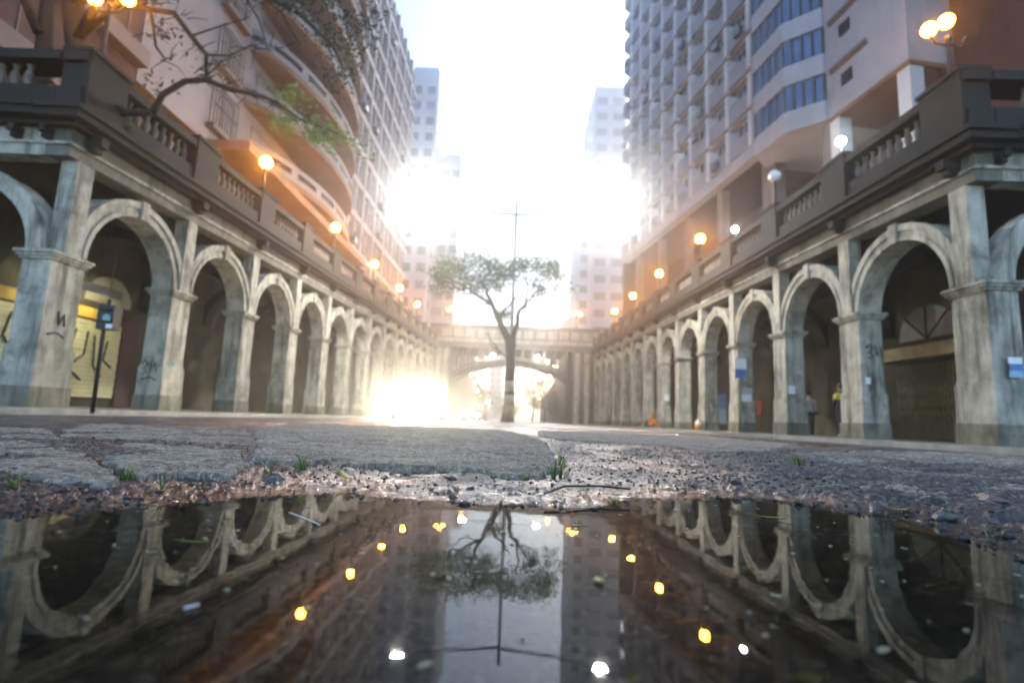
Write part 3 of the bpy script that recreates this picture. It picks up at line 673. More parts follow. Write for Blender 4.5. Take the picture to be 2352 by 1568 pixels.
def grid_block():
    r = empty('grid_block', (-14.6, 41.4, 0)); tag(r, 'grey tower with a diagonal-looking grid of pale frames on the left', 'building')
    nc, cw, fh, zb, nf = 6, 3.75, 3.0, 10.5, 11
    b = MB(); b.box(-12, -.12, 0, nc*cw+.6, 6, zb+nf*fh+.6); b.build('wall', GREYW, r)
    b = MB(); b.box(-9, -4, 4, 18, zb+nf*fh+.6, zb+nf*fh+4); b.build('roof_house', GREYW, r)
    FR = MB(); FR.box(-.1, .35, 0, .38, 0, fh); FR.box(-.1, .30, .38, cw, 0, .5); FR.box(-.1, .22, cw*.55, cw*.55+.2, .5, fh); FR = FR.mesh('frame', GRID)
    W = win_mesh('window', 1.6, 1.9, .1, 2, GRID); W2 = win_mesh('window', 1.2, 1.2, .1, 1, GRID)
    AC = mesh_box('air_conditioner', GREYM, (.3, .75, 0, .8, 0, .5))
    for f in range(nf):
        for c in range(nc):
            y, z = c*cw, zb+f*fh
            put('frame', FR, r, (0, y, z)); put('window', W, r, (-.02, y+.4, z+.7), (0, 0, 0), (-1, 1, 1)); put('window', W2, r, (-.02, y+2.35, z+1.1), (0, 0, 0), (-1, 1, 1))
            if random.random() < .2: put('air_conditioner', AC, r, (0, y+1, z+.5))
grid_block()
def far_tower(name, label, x0, x1, y0, y1, top, mat, cols, fh=3.0, ww=1.4, zb=6, front=True):
    r = empty(name, (x0, y0, 0)); tag(r, label, 'building')
    b = MB(); b.box(0, x1-x0, 0, y1-y0, -1.5, top); b.box(.3, x1-x0-.3, .3, y1-y0-.3, top, top+.9); b.build('wall', mat, r)
    W = MB(); W.cur = 0; W.box(-.05, ww+.05, -.12, .02, -.12, -.02); W.cur = 1; W.box(0, ww, -.03, .1, 0, 1.5); W = W.mesh('window', mat, GLASS)
    z = zb
    while z+2 < top:
        for c in range(cols): put('window', W, r, ((x1-x0)*(c+.5)/cols-ww/2, -.02, z))
        if abs(x0) > 0:
            xs = x1-x0 if x0 < 0 else 0
            for q in range(3): put('window', W, r, (xs+(.02 if x0 < 0 else -.02), (y1-y0)*(q+.5)/3-ww/2*(1 if x0 < 0 else -1), z), (0, 0, pi/2 if x0 < 0 else -pi/2))
        z += fh
    return r
far_tower('far_tower', 'white far tower beyond the left arcade, the tallest of the left pair', -20.8, -15.9, 88, 104, 61.5, FARW, 2)
far_tower('far_tower', 'lower grey blue tower behind the white one on the left', -15.8, -12.0, 96, 112, 49, FARG, 2)
far_tower('far_tower', 'pale blue stepped tower beyond the right arcade', 13.9, 20.5, 100, 118, 67, FARG, 2, 3.4, 2.2)
far_tower('far_tower', 'lower pale tower in front of the stepped one on the right', 10.9, 13.8, 99, 112, 51, FARW, 1)
far_tower('far_tower', 'pale low block seen under the left part of the bridge arch', -19, -13, 150, 170, 30, FARW, 2)
far_tower('far_tower', 'pale block seen under the right part of the bridge arch', 12.5, 20, 140, 165, 26, BANDP, 2)
far_tower('far_tower', 'faint narrow block at the end of the street under the arch', -12, -6, 240, 255, 34, FARW, 2)

# ------------------------------------------------------------------ trees
def leaf_cloud(centres, n, size, seed=1, flat=.6):
    """leaf-sized quads scattered in clumps; centres = (x, y, z, rx, rz)"""
    g = np.random.default_rng(seed); V = []; F = []
    wts = np.array([c[3]**2*c[4] for c in centres]); wts = wts/wts.sum()
    sub = []
    for c, wt in zip(centres, wts):
        k = max(3, int(26*wt*len(centres)**.5))
        for _ in range(k):
            d = g.normal(size=3); d /= np.linalg.norm(d); r = g.random()**.4
            sub.append((c[0]+d[0]*r*c[3], c[1]+d[1]*r*c[3], c[2]+d[2]*r*c[4], .16*c[3]+.12))
    per = max(4, n//len(sub))
    for x, y, z, s in sub:
        for _ in range(per):
            p = np.array([x, y, z])+g.normal(size=3)*s*np.array([1, 1, .7])
            a = g.normal(size=3); a[2] *= flat; a /= np.linalg.norm(a); b_ = np.cross(a, g.normal(size=3)); b_ /= np.linalg.norm(b_)
            l = size*g.uniform(.6, 1.3); w_ = l*.42; i = len(V)
            V += [tuple(p-a*l/2), tuple(p+b_*w_/2), tuple(p+a*l/2), tuple(p-b_*w_/2)]; F.append((i, i+1, i+2, i+3))
    b = MB(); b.add(V, F); return b
def limb(b, p0, p1, r0, r1, wig=.1, n=6, seed=0, nn=8):
    g = random.Random(seed); p0, p1 = Vector(p0), Vector(p1); L = (p1-p0).length
    pts = [p0.lerp(p1, t/n)+Vector((g.uniform(-1, 1), g.uniform(-1, 1), g.uniform(-1, 1)))*wig*L*(0 if t in (0, n) else .5)*.5 for t in range(n+1)]
    b.tube(pts, [r0+(r1-r0)*t/n for t in range(n+1)], nn); return pts
def centre_tree():
    g = .028-.008*21; r = empty('street_tree', (-.28, 24, g)); tag(r, 'street tree with painted trunk and flat spreading crown on the median', 'tree')
    b = MB(); b.tube([(-.02, 0, -.1), (0, 0, .25), (.02, 0, .75)], [.34, .29, .265], 12); b.build('trunk_base', PAINTB, r)
    b = MB(); b.tube([(.02, 0, .74), (.03, 0, 1.25)], [.26, .25], 12); b.build('paint_band', PAINTW, r)
    b = MB(); b.tube([(.03, 0, 1.24), (.02, 0, 1.36)], [.255, .25], 12); b.build('dark_band', BARK, r)
    b = MB(); b.tube([(.02, 0, 1.35), (.0, 0, 1.85)], [.245, .24], 12); b.build('paint_band', PAINTW, r)
    b = MB(); b.tube([(0, 0, 1.84), (.04, 0, 2.5), (-.02, 0, 3.2), (-.1, 0, 3.7), (-.42, 0, 4.3), (-.75, .05, 4.95), (-.95, .1, 5.4)], [.235, .225, .215, .19, .16, .125, .09], 10)
    limb(b, (.05, 0, 3.3), (.35, .1, 5.2), .15, .08, .1, 6, 3)
    for k, (a, c, r0) in enumerate((((-.95, .1, 5.4), (-2.9, .4, 6.3), .10), ((-.95, .1, 5.4), (-1.5, -.5, 6.6), .10), ((-.6, .05, 4.7), (.3, .2, 6.0), .08), ((.35, .1, 5.2), (1.5, .3, 6.4), .08), ((.35, .1, 5.2), (.9, -.4, 7.0), .06), ((-1.9, .3, 5.9), (-3.6, .1, 6.9), .05), ((-.9, 0, 5.3), (-2.6, -.3, 5.5), .05), ((1.2, .3, 6.1), (2.3, .5, 6.9), .05), ((.6, .1, 5.5), (2.0, -.4, 5.9), .045), ((-1.4, -.3, 6.4), (-.6, -.2, 7.4), .05), ((.0, .1, 2.7), (-1.0, .2, 3.6), .05), ((-.5, .1, 3.1), (-1.25, .2, 4.3), .035))):
        limb(b, a, c, r0, r0*.35, .35, 6, 10+k, 6)
    b.build('trunk', BARK, r)
    cl = [(-3.3, 0, 7.0, .9, .55), (-2.6, .3, 6.6, .95, .55), (-1.7, -.2, 7.2, 1.0, .65), (-.8, .2, 6.8, .95, .7), (-.1, 0, 7.3, .9, .6), (.5, -.1, 6.7, .7, .55), (1.3, .3, 7.5, .8, .5), (1.9, 0, 6.9, .8, .6), (2.2, .2, 6.1, .5, .5), (-3.4, .2, 6.1, .5, .4), (1.2, -.2, 6.2, .5, .35), (-1.8, .2, 6.2, .6, .35), (-.4, 0, 4.9, .35, .25)]
    leaf_cloud(cl, 9000, .15, 3).build('crown', LEAF, r)
centre_tree()
def terrace_tree():
    r = empty('terrace_tree', (-11.9, 12.6, 7.0)); tag(r, 'mossy leaning tree on the left terrace corner with branches over the street', 'tree')
    o = Vector((-11.9, 12.6, 7.0))
    def P(x, z, y=12.5): return Vector((x, y, z))-o
    b = MB(); b.tube([P(-11.8, 6.9), P(-11.5, 7.6), P(-11.35, 8.3), P(-11.7, 9.2), P(-12.0, 10.2), P(-12.1, 11.4)], [.46, .42, .36, .30, .24, .18], 10)
    b.tube([P(-12.3, 6.9), P(-12.5, 8.0), P(-12.6, 9.2), P(-12.75, 10.8)], [.3, .24, .2, .15], 9)
    b.tube([P(-11.4, 7.4), P(-10.9, 7.45, 12.3), P(-10.2, 7.35, 12.2)], [.2, .15, .1], 8)
    b.build('trunk', MOSSB, r)
    b = MB()
    for k, (pts, ra) in enumerate((([(-9.35, 7.3), (-9.1, 7.75), (-8.6, 8.15), (-8.2, 8.32), (-7.6, 8.1), (-6.9, 7.85), (-6.3, 7.75)], (.085, .08, .075, .07, .06, .05, .03)),
                                   ([(-11.7, 9.3), (-10.6, 10.3), (-9.9, 10.3), (-9.1, 10.0), (-8.6, 9.4), (-8.25, 9.0), (-8.2, 8.4)], (.1, .08, .07, .065, .06, .05, .04)),
                                   ([(-9.95, 10.3), (-9.75, 9.7), (-9.6, 9.2), (-9.2, 8.75)], (.05, .04, .03, .02)), ([(-8.25, 9.0), (-7.7, 9.05), (-7.0, 9.2)], (.03, .025, .015)),
                                   ([(-10.6, 10.3), (-9.0, 11.3), (-7.3, 10.9), (-6.0, 10.3), (-5.0, 9.3), (-4.6, 8.6)], (.08, .08, .07, .06, .04, .02)), ([(-7.3, 10.9), (-6.4, 10.2), (-5.9, 9.4)], (.04, .03, .015)),
                                   ([(-6.3, 7.75), (-5.6, 7.3), (-4.9, 7.0), (-4.0, 6.65)], (.03, .025, .02, .012)), ([(-10.2, 7.35), (-9.35, 7.3)], (.1, .085)), ([(-12.0, 10.2), (-11.0, 11.2), (-9.6, 11.7), (-8.2, 11.5), (-7.0, 11.2), (-5.6, 11.0)], (.13, .11, .09, .07, .06, .04)), ([(-12.6, 9.4), (-13.2, 10.6), (-13.4, 11.6)], (.12, .09, .06)), ([(-11.7, 9.2), (-11.2, 10.0), (-11.0, 11.0)], (.14, .1, .08)), ([(-8.2, 11.5), (-7.4, 10.6), (-6.9, 9.9), (-6.6, 9.1)], (.04, .03, .02, .012)), ([(-8.6, 9.4), (-8.0, 9.9), (-7.2, 10.0)], (.03, .02, .012)), ([(-8.2, 8.4), (-7.9, 8.9), (-7.3, 9.0)], (.025, .018, .01)))):
        b.tube([P(x, z, 12.3+.15*sin(3*x)) for x, z in pts], ra, 7)
    b.build('branch', MOSSB, r)
    g = random.Random(9); tw = MB()
    for base in ((-9.0, 10.0), (-8.4, 9.2), (-8.3, 8.4), (-7.6, 8.1), (-6.9, 7.85), (-6.3, 7.75), (-9.7, 9.5), (-9.2, 8.8), (-8.0, 11.4), (-7.0, 11.1), (-6.2, 10.3), (-5.4, 9.6), (-5.6, 7.3), (-4.9, 7.0), (-9.9, 10.3), (-7.0, 9.2), (-6.6, 9.2), (-5.0, 9.3)):
        for q in range(6):
            a = g.uniform(0, 2*pi); l = g.uniform(.25, .75); p0 = P(base[0]+g.uniform(-.2, .2), base[1]+g.uniform(-.05, .05), 12.3); d = Vector((cos(a), g.uniform(-.4, .4), sin(a)*.8)); k1 = p0+d*l*.5+Vector((g.uniform(-.06, .06), 0, g.uniform(-.06, .06)))
            tw.tube([p0, k1, p0+d*l+Vector((g.uniform(-.1, .1), 0, -.05))], [.014, .010, .004], 5)
    tag(tw.build('twigs', MOSSB, r), kind='stuff')
    def C(lst): return [(c[0]-o.x, 12.4-o.y, c[1]-o.z, c[2], c[3]) for c in lst]
    leaf_cloud(C([(-6.1, 7.25, .32, .2), (-5.9, 7.9, .25, .18), (-5.1, 7.0, .4, .28), (-4.5, 6.75, .25, .12), (-3.95, 6.6, .2, .1), (-6.3, 8.05, .2, .12)]), 900, .13, 5).build('foliage', LEAFB, r)
    leaf_cloud(C([(-5.2, 9.9, .7, .5), (-4.8, 9.0, .5, .5), (-6.2, 10.6, .6, .4), (-4.3, 10.2, .5, .5), (-4.9, 8.3, .3, .3), (-8.3, 8.7, .3, .25), (-9.6, 8.3, .35, .3), (-9.4, 9.6, .25, .15), (-10, 10.9, .5, .3), (-6.6, 11.0, .6, .4), (-5.4, 11.0, .6, .5), (-4.4, 9.6, .5, .6), (-7.6, 11.2, .5, .3)]), 1900, .14, 6).build('foliage', LEAFD, r)
    leaf_cloud(C([(-12.0, 7.5, .7, .35), (-11.2, 7.5, .5, .3), (-12.8, 7.3, .5, .3), (-10.6, 7.2, .4, .2)]), 2400, .12, 7).build('moss_foliage', LEAF, r)
terrace_tree()
def far_tree(x, y, h, w_, label, seed):
    g = -.9-.008*y; r = empty('far_tree', (x, y, g)); tag(r, label, 'tree', 'trees beyond the bridge')
    b = MB(); limb(b, (0, 0, -.2), (.3, 0, h*.5), .3, .2, .1, 4, seed); [limb(b, (.3, 0, h*.45), (w_*.5*cos(a), w_*.3*sin(a), h*.75), .12, .05, .2, 4, seed+q) for q, a in enumerate((0, 1.6, 3.1, 4.5))]; b.build('trunk', BARK, r)
    q = random.Random(seed); leaf_cloud([(q.uniform(-1, 1)*w_*.4, q.uniform(-1, 1)*w_*.3, h*q.uniform(.5, .85), w_*.35, h*.18) for _ in range(9)], 2200, .45, seed).build('crown', LEAF, r)
far_tree(-7.2, 128, 9.0, 7, 'bushy dark tree beyond the bridge, left of the painted trunk', 21)
far_tree(6.2, 112, 8.0, 7, 'bushy dark tree beyond the bridge, right of the painted trunk', 22)
far_tree(4.5, 130, 13.5, 8, 'taller loose tree beyond the bridge on the right', 23)
far_tree(-2.5, 150, 6.0, 8, 'low tree at the end of the street beyond the bridge', 24)

# ------------------------------------------------------------------ retaining walls and lamps beyond the bridge
for sx, nm in ((-1, 'left'), (1, 'right')):
    r = empty('retaining_wall', (sx*9.5, 78, 0)); tag(r, f'brownish retaining wall sinking away beyond the bridge on the {nm}', 'wall')
    b = MB(); b.loft([[(-.4, y, -3), (.4, y, -3), (.4, y, z), (-.4, y, z)] for y, z in ((0, 9.6), (40, 8.3), (80, 6.0), (112, 4.0))], True, False); b.build('wall', BANDP, r)
    b = MB(); b.loft([[(-.6, y, z), (.6, y, z), (.6, y, z+.3), (-.6, y, z+.3)] for y, z in ((0, 9.602), (40, 8.302), (80, 6.002), (112, 4.002))], True, False); b.build('coping', BROWN, r)
    ls = ((108, 8.3), (117, 7.0), (126, 5.8), (138, 4.9)) if sx < 0 else ((114, 11.2), (131, 10.2), (150, 8.9), (170, 7.9), (187, 6.6))
    for q, (y, z) in enumerate(ls):
        l = empty('far_lamp', (-9.2 if sx < 0 else 8.4, y, z)); tag(l, f'small orange lamp beyond the bridge, {ORD[q]} in the {nm} row', 'lamp', 'lamp rows beyond the bridge')
        b = MB(); b.ball((0, 0, 0), .36, 8, 6); b.build('globe', FARL, l); b = MB(); b.tube([(0, 0, -.3), (0, 0, -z+2)], .08, 6); b.build('post', IRON, l)
for q, (x, y, z, lb) in enumerate(((2.6, 118, 7.6, 'white lamp beyond the bridge, highest right of the painted trunk'), (2.0, 140, 5.2, 'white lamp beyond the bridge, lower right of the painted trunk'), (-6.0, 120, 3.1, 'white lamp beyond the bridge, left of the painted trunk'))):
    l = empty('far_lamp', (x, y, z)); tag(l, lb, 'lamp', 'white lamps beyond the bridge')
    b = MB(); b.ball((0, 0, 0), .33, 8, 6); b.build('globe', WHITES2, l); b = MB(); b.tube([(0, 0, -.25), (0, 0, -z-1.5)], .07, 6); b.build('post', IRON, l)

# ------------------------------------------------------------------ cars
CARP = M('car_paint', (.05, .05, .055), (.045, .045, .05), .25, 1, spec=.8)
TYRE = M('tyre', (.02, .02, .02), (.015, .015, .015), .85); RIM = M('rim', (.4, .4, .42), (.35, .35, .36), .35, metal=.8)
def car():
    r = empty('car', (0, 0, 0))
    # sections along y (front at y = 0, facing -y): half width, sill, shoulder height
    prof = [(-.02, .72, .28, .62), (.08, .82, .22, .72), (.5, .86, .2, .80), (1.15, .88, .2, .90), (1.6, .89, .2, .95), (2.9, .89, .2, .98), (3.6, .87, .22, 1.0), (4.1, .82, .28, .95), (4.2, .74, .4, .85)]
    b = MB(); b.loft([[(-hw, y, s), (-hw-.02, y, s+.25), (-hw, y, h-.12), (-hw*.88, y, h), (0, y, h+.03), (hw*.88, y, h), (hw, y, h-.12), (hw+.02, y, s+.25), (hw, y, s), (0, y, s-.02)] for y, hw, s, h in prof]); b.build('body', CARP, r)
    cab = [(1.2, .74, .90, .93), (1.95, .66, .92, 1.42), (2.5, .64, .94, 1.48), (3.2, .64, .95, 1.44), (3.9, .70, .96, 1.0)]
    b = MB(); b.loft([[(-.80, y, z0), (-hw, y, z1), (0, y, z1+.03), (hw, y, z1), (.80, y, z0)] for y, hw, z0, z1 in cab], True); b.build('cabin_glass', GLASS, r)
    b = MB(); b.loft([[(-hw-.01, y, z1-.03), (-hw+.02, y, z1+.025), (0, y, z1+.055), (hw-.02, y, z1+.025), (hw+.01, y, z1-.03)] for y, hw, z0, z1 in cab[1:4]], True); b.build('roof', CARP, r)
    for x in (-.8, .8):
        for y in (.75, 3.35):
            w_ = empty('wheel', (x, y, .31), 0, r); bb = MB(); bb.loft([[(xx, rr*cos(t), rr*sin(t)) for t in [2*pi*k/18 for k in range(18)]] for xx, rr in ((-.1, .26), (-.1, .31), (.1, .31), (.1, .26))]); bb.build('tyre', TYRE, w_)
            bb = MB(); bb.loft([[(xx, rr*cos(t), rr*sin(t)) for t in [2*pi*k/10 for k in range(10)]] for xx, rr in ((-.11, .2), (.11, .2))]); bb.build('rim', RIM, w_)
    for x in (-.6, .6):
        b = MB(); b.lathe_s([(.001, -.03), (.09, -.02), (.13, .0), (.14, .03)], 14, (0, 0, 0), (1.25, .85, 1)); b.build('headlight', HEAD, r, (x, -.03, .60), (pi/2+.0, 0, 0)).rotation_euler = (-pi/2*0+pi/2*0, 0, 0)
    b = MB(); b.box(-.45, .45, -.05, .02, .44, .56); b.build('grille', DARK, r)
    b = MB(); b.box(-.22, .22, -.08, -.051, .33, .43); b.build('licence_plate', UNLIT, r)
    for x in (-.93, .93):
        b = MB(); b.box(x-.1, x+.1, 1.35, 1.5, .92, 1.06); b.build('mirror', CARP, r)
    return r
c1 = car(); tag(c1, 'oncoming car with dazzling headlights in the left lane', 'car', 'oncoming cars'); c1.location = (-3.9, 20.5, lane_z(20.5)); c1.rotation_euler = (0, 0, .04)
for h in [o for o in bpy.data.objects if o.parent == c1 and o.name.startswith('headlight')]: h.rotation_euler = (pi/2, 0, 0); h.location.y = -.06
def beam(carobj, x, power):
    ld = bpy.data.lights.new('headlight_beam', 'SPOT'); ld.energy = power; ld.color = (1, .84, .56); ld.spot_size = radians(76); ld.spot_blend = 1.0; ld.shadow_soft_size = .08
    o = bpy.data.objects.new('headlight_beam', ld); COL.objects.link(o); o.parent = carobj; o.location = (x, -.16, .60); o.rotation_euler = (radians(87), 0, pi)
    return o
for x in (-.6, .6): beam(c1, x, 300)
c2 = copy_tree_no_light(c1); tag(c2, 'second distant oncoming car near the bridge with lit headlights', 'car', 'oncoming cars'); c2.location = (-4.2, 52, lane_z(52))
HEAD2 = E_('headlight_far', (1, .9, .7), 160)
for h in [o for o in bpy.data.objects if o.parent == c2 and o.name.startswith('headlight')]: h.data = h.data.copy(); h.data.materials[0] = HEAD2 


# ------------------------------------------------------------------ shop fronts inside the arcades
def lit_shutter():
    X0 = -10.5-4.2; g = side_z(14)
    r = empty('shop_shutter', (X0, 12.7, g)); tag(r, 'lit pale yellow roll-up shutter with black scrawls behind the left corner pier', 'shutter')
    YW = M('shutter_yellow', (.62, .60, .36), (.50, .48, .28), .6, 2, 0, None, .2, (.3, .28, .12)); SGN = M('sign_yellow', (.62, .40, .06), (.5, .3, .05), .6, 2); BLK = M('spray_black', (.03, .03, .02), (.05, .05, .03), .7)
    for q in range(18):
        b = MB(); b.box(.02, .075+.02*(q % 2), 0, 6.5, .30+q*.145, .30+q*.145+.135); b.build('slat', YW, r)
    b = MB(); b.box(.02, .16, -.1, 6.0, 2.96, 3.32); b.build('sign_board', SGN, r)
    b = MB(); b.box(.02, .1, 6.6, 7.3, 0, 3.3); b.build('door_jamb', BROWN, r); b = MB(); b.add([(.03, 5.8-1.1*cos(t), 3.6+1.0*sin(t)) for t in [pi*k/14 for k in range(15)]], [tuple(range(15))[::-1]]); b.build('lunette_window', M('lunette_pale', (.30, .29, .22), (.22, .21, .16), .5, 2), r)
    for q, pts in enumerate((((.6, 2.3), (.45, 1.7), (.75, 1.35), (1.1, 1.5), (1.2, 2.0), (1.0, 2.35)), ((1.6, 2.2), (1.5, 1.5), (1.9, 1.3), (2.1, 1.8), (2.0, 2.25)), ((2.9, 2.2), (2.75, 1.6), (3.0, 1.25), (3.35, 1.5), (3.4, 2.2)), ((3.0, .95), (3.35, .75)), ((3.7, 2.1), (3.8, 1.2), (4.2, .9)), ((4.3, 2.0), (4.2, 1.4), (4.6, 1.2)), ((.3, .9), (.8, 1.15), (1.2, .8)))):
        b = MB(); b.tube([(.105, a+1.6, c*1.15) for a, c in pts], .035, 5); b.build('scrawl', BLK, r)
    t = empty('tube_lamp', (X0+.9, 16.6, 3.75)); tag(t, 'fluorescent tube lamp above the lit shutter in the left arcade', 'lamp')
    b = MB(); b.tube([(0, -1.1, 0), (0, 1.1, 0)], .022, 8); b.build('tube', TUBEL, t); b = MB(); b.box(-.07, .07, -1.2, 1.2, .03, .09); b.box(.07, .09, -1.22, 1.22, -.2, .09); b.box(-.07, .07, -1.22, -1.2, -.25, .09); b.tube([(0, -.8, .09), (0, -.8, 2.05)], .012, 5); b.tube([(0, .8, .09), (0, .8, 2.05)], .012, 5); b.build('housing', GREYM, t)
lit_shutter()
def gate():
    X0 = 9.93+4.2; g = side_z(14)
    r = empty('folding_gate', (X0, 16.5, g)); tag(r, 'brass coloured folding lattice gate behind the right corner pier', 'gate')
    BR_ = M('brass_bars', (.36, .31, .13), (.22, .19, .08), .5, 4, metal=.3)
    n = 24; Wd = 3.0
    b = MB(); b.box(-.03, .02, -.1, Wd+.1, 0, 2.75); b.build('dark_doorway', DARK, r)
    for q in range(n+1):
        b = MB(); b.tube([(-.08, q*Wd/n, .03), (-.08, q*Wd/n, 2.6)], .014, 5); b.build('bar', BR_, r)
    for z in (.75, 1.15, 1.6):
        b = MB()
        for q in range(0, n, 2):
            for s0, s1 in ((0, .22), (.22, 0)): b.tube([(-.10, q*Wd/n, z+s0), (-.10, (q+2)*Wd/n, z+s1)], .012, 4)
        b.build('lattice', BR_, r)
    b = MB(); b.box(-.22, .02, -.4, Wd+.5, 2.8, 3.25); b.build('lintel', M('lintel_wood', (.42, .36, .18), (.28, .23, .12), .7, 2), r)
    vs = [(-.05, Wd*.5-1.35*cos(t), 3.45+1.15*sin(t)) for t in [pi*k/14 for k in range(15)]]; b = MB(); b.add(vs, [tuple(range(15))]); b.build('lunette_window', M('lunette_glass', (.22, .25, .20), (.15, .18, .15), .3, 2), r)
    for k in range(1, 4): 
        t = pi*k/4; b = MB(); b.tube([(-.07, Wd*.5, 3.45), (-.07, Wd*.5-1.35*cos(t), 3.45+1.15*sin(t))], .03, 5); b.build('glazing_bar', BRICK, r)
gate()

# ------------------------------------------------------------------ terrace lamps of the right building
for x, y, z, lb in ((14.2, 22.3, 12.95, 'small white lamp in the undercroft beside the corner block column'), (14.3, 34.0, 13.1, 'small white lamp in the undercroft below the panelled tower')):
    r = empty('undercroft_lamp', (x, y, z)); tag(r, lb, 'lamp', 'white undercroft lamps')
    b = MB(); b.ball((0, 0, 0), .2, 10, 6); b.build('globe', WHITES, r); b = MB(); b.tube([(0, 0, -.18), (0, 0, -z+zf(y)+1.4)], .05, 8); b.build('post', IRON, r)

# ------------------------------------------------------------------ traffic signal, stop sign, notices
def signal():
    r = empty('traffic_signal', (-7.72, 9.6, side_z(9.6))); tag(r, 'black pedestrian signal on a thin pole before the lit shutter', 'signal')
    b = MB(); b.tube([(.1, 0, -.05), (.08, 0, 1.6), (.12, 0, 2.05)], .035, 8); b.build('pole', IRON, r)
    b = MB(); b.box(.0, .30, -.1, .1, 1.48, 1.93); h = b.build('housing', DARK, r)
    b = MB(); b.lathe_s([(.001, 0), (.07, .004), (.075, .02)], 12, (0, 0, 0), (1, 1, 1)); b.build('lens', M('signal_lens', (.12, .30, .30), (.1, .25, .26), .25), h, (.21, -.125, 1.68), (pi/2, 0, 0))
    b = MB(); b.box(.19, .3, -.11, -.101, 1.50, 1.58); b.build('reflector', UNLIT, h)
    for z in (1.84, 1.62): b = MB(); b.box(.06, .26, -.2, -.1, z, z+.012); b.build('visor', DARK, h)
signal()
BLUE = M('sign_blue', (.06, .17, .42), (.05, .13, .34), .4, 4); WHT = M('sign_white', (.75, .76, .78), (.68, .68, .7), .4, 4)
def stop_sign():
    r = empty('bus_stop_sign', (9.35, 22.0, side_z(22))); tag(r, 'white over blue stop sign on a thin pole at the right kerb', 'sign')
    b = MB(); b.tube([(0, 0, -.05), (0, 0, 3.1)], .03, 8); b.build('pole', GREYM, r)
    b = MB(); b.box(-.24, .24, -.04, -.02, 2.62, 3.05); b.build('upper_plate', WHT, r); b = MB(); b.box(-.24, .24, -.04, -.02, 2.24, 2.612); b.build('lower_plate', BLUE, r)
stop_sign()
def notice(x, y, z, w_, h, mats, label, rz=0, cat='poster'):
    """paper sheet 4 mm thick facing -y (rz = 0)"""
    r = empty('pasted_notice', (x, y, z), rz); tag(r, label, cat, 'notices pasted on the arcades')
    n = len(mats)
    for q, m in enumerate(mats):
        b = MB(); b.box(-w_/2+.02*(q % 2), w_/2-.015*((q+1) % 2), -.004-.003*(q % 2), 0, h*q/n, h*(q+1)/n-.002); b.build('sheet', m, r)
RED = M('poster_red', (.45, .04, .03), (.32, .03, .03), .6, 6); YEL = M('poster_yellow', (.55, .42, .05), (.4, .34, .04), .6, 6); LBL = M('poster_pale_blue', (.30, .48, .62), (.22, .36, .52), .6, 9)
notice(9.93+.38, 10.9, 1.35, .3, .42, (LBL, BLUE, WHT), 'torn blue and white notice on the nearest right pier')
notice(9.93+.12, 15.1, 1.45, .16, .2, (WHT,), 'small white sticker on the second right pier', 0, 'sticker')
notice(9.93+.14, 19.3, 1.35, .26, .3, (WHT,), 'round-looking white sticker on the third right pier', 0, 'sticker')
notice(9.93+.3, 23.45, 1.2, .45, .6, (WHT, GRID), 'faded white notice on the fourth right pier')
notice(9.93+4.17, 36.8, .2, 3.0, 2.0, (LBL, BLUE), 'wide blue poster on the back wall of the right arcade', -pi/2)
notice(9.93+4.17, 22.4, 1.35, .9, .6, (RED, RED), 'red poster on the back wall behind the standing person', -pi/2)
notice(9.93+4.17, 30.7, .8, .6, .8, (RED,), 'narrow red poster on the back wall of the right arcade', -pi/2)
notice(9.93+4.17, 31.5, .7, .6, .9, (YEL,), 'narrow yellow poster beside the red one in the right arcade', -pi/2)
notice(-10.5+.005, 15.95, .75, .35, .6, (LBL, M('teal_paint', (.05, .30, .30), (.04, .22, .24), .7)), 'teal scrawl on the second left pier', pi/2, 'graffiti')
notice(-10.5+.005, 20.2, .7, .35, .6, (MATS['teal_paint'], LBL), 'teal and white scrawl on the third left pier', pi/2, 'graffiti')
notice(-10.5-4.17, 22.0, .7, .4, .8, (MATS['teal_paint'], YEL), 'teal and yellow scrawl on the left back wall', pi/2, 'graffiti')
notice(9.93+.35, 35.9, 1.6, .35, .4, (WHT,), 'white notice on a far right pier above the seated person', 0)

def scrawl(x, y, z, strokes, label, rz=0):
    r = empty('spray_scrawl', (x, y, z), rz); tag(r, label, 'graffiti', 'spray scrawls on the arcades')
    for pts in strokes:
        b = MB(); b.tube([(a, -.004, c) for a, c in pts], .018, 5); b.build('stroke', MATS['spray_black'], r)
SW = (((0, .5), (.1, .62), (.2, .5), (.08, .38), (.2, .25), (.05, .2)), ((.26, .6), (.3, .3), (.42, .55), (.46, .28)), ((.05, .05), (.3, .12), (.5, .02)))
scrawl(9.93+.05, 27.74, .7, SW, 'black spray scrawl on the fifth right pier from the camera')
scrawl(9.93+.12, 15.12, 2.0, SW[:2], 'small black spray scrawl high on the second right pier')
scrawl(-10.5+.008, 11.55, 1.5, SW[1:], 'black spray scrawl on the street side of the left corner pier', pi/2)
scrawl(-10.5-.62, 15.58, .75, SW, 'black spray scrawl low on the second left pier')
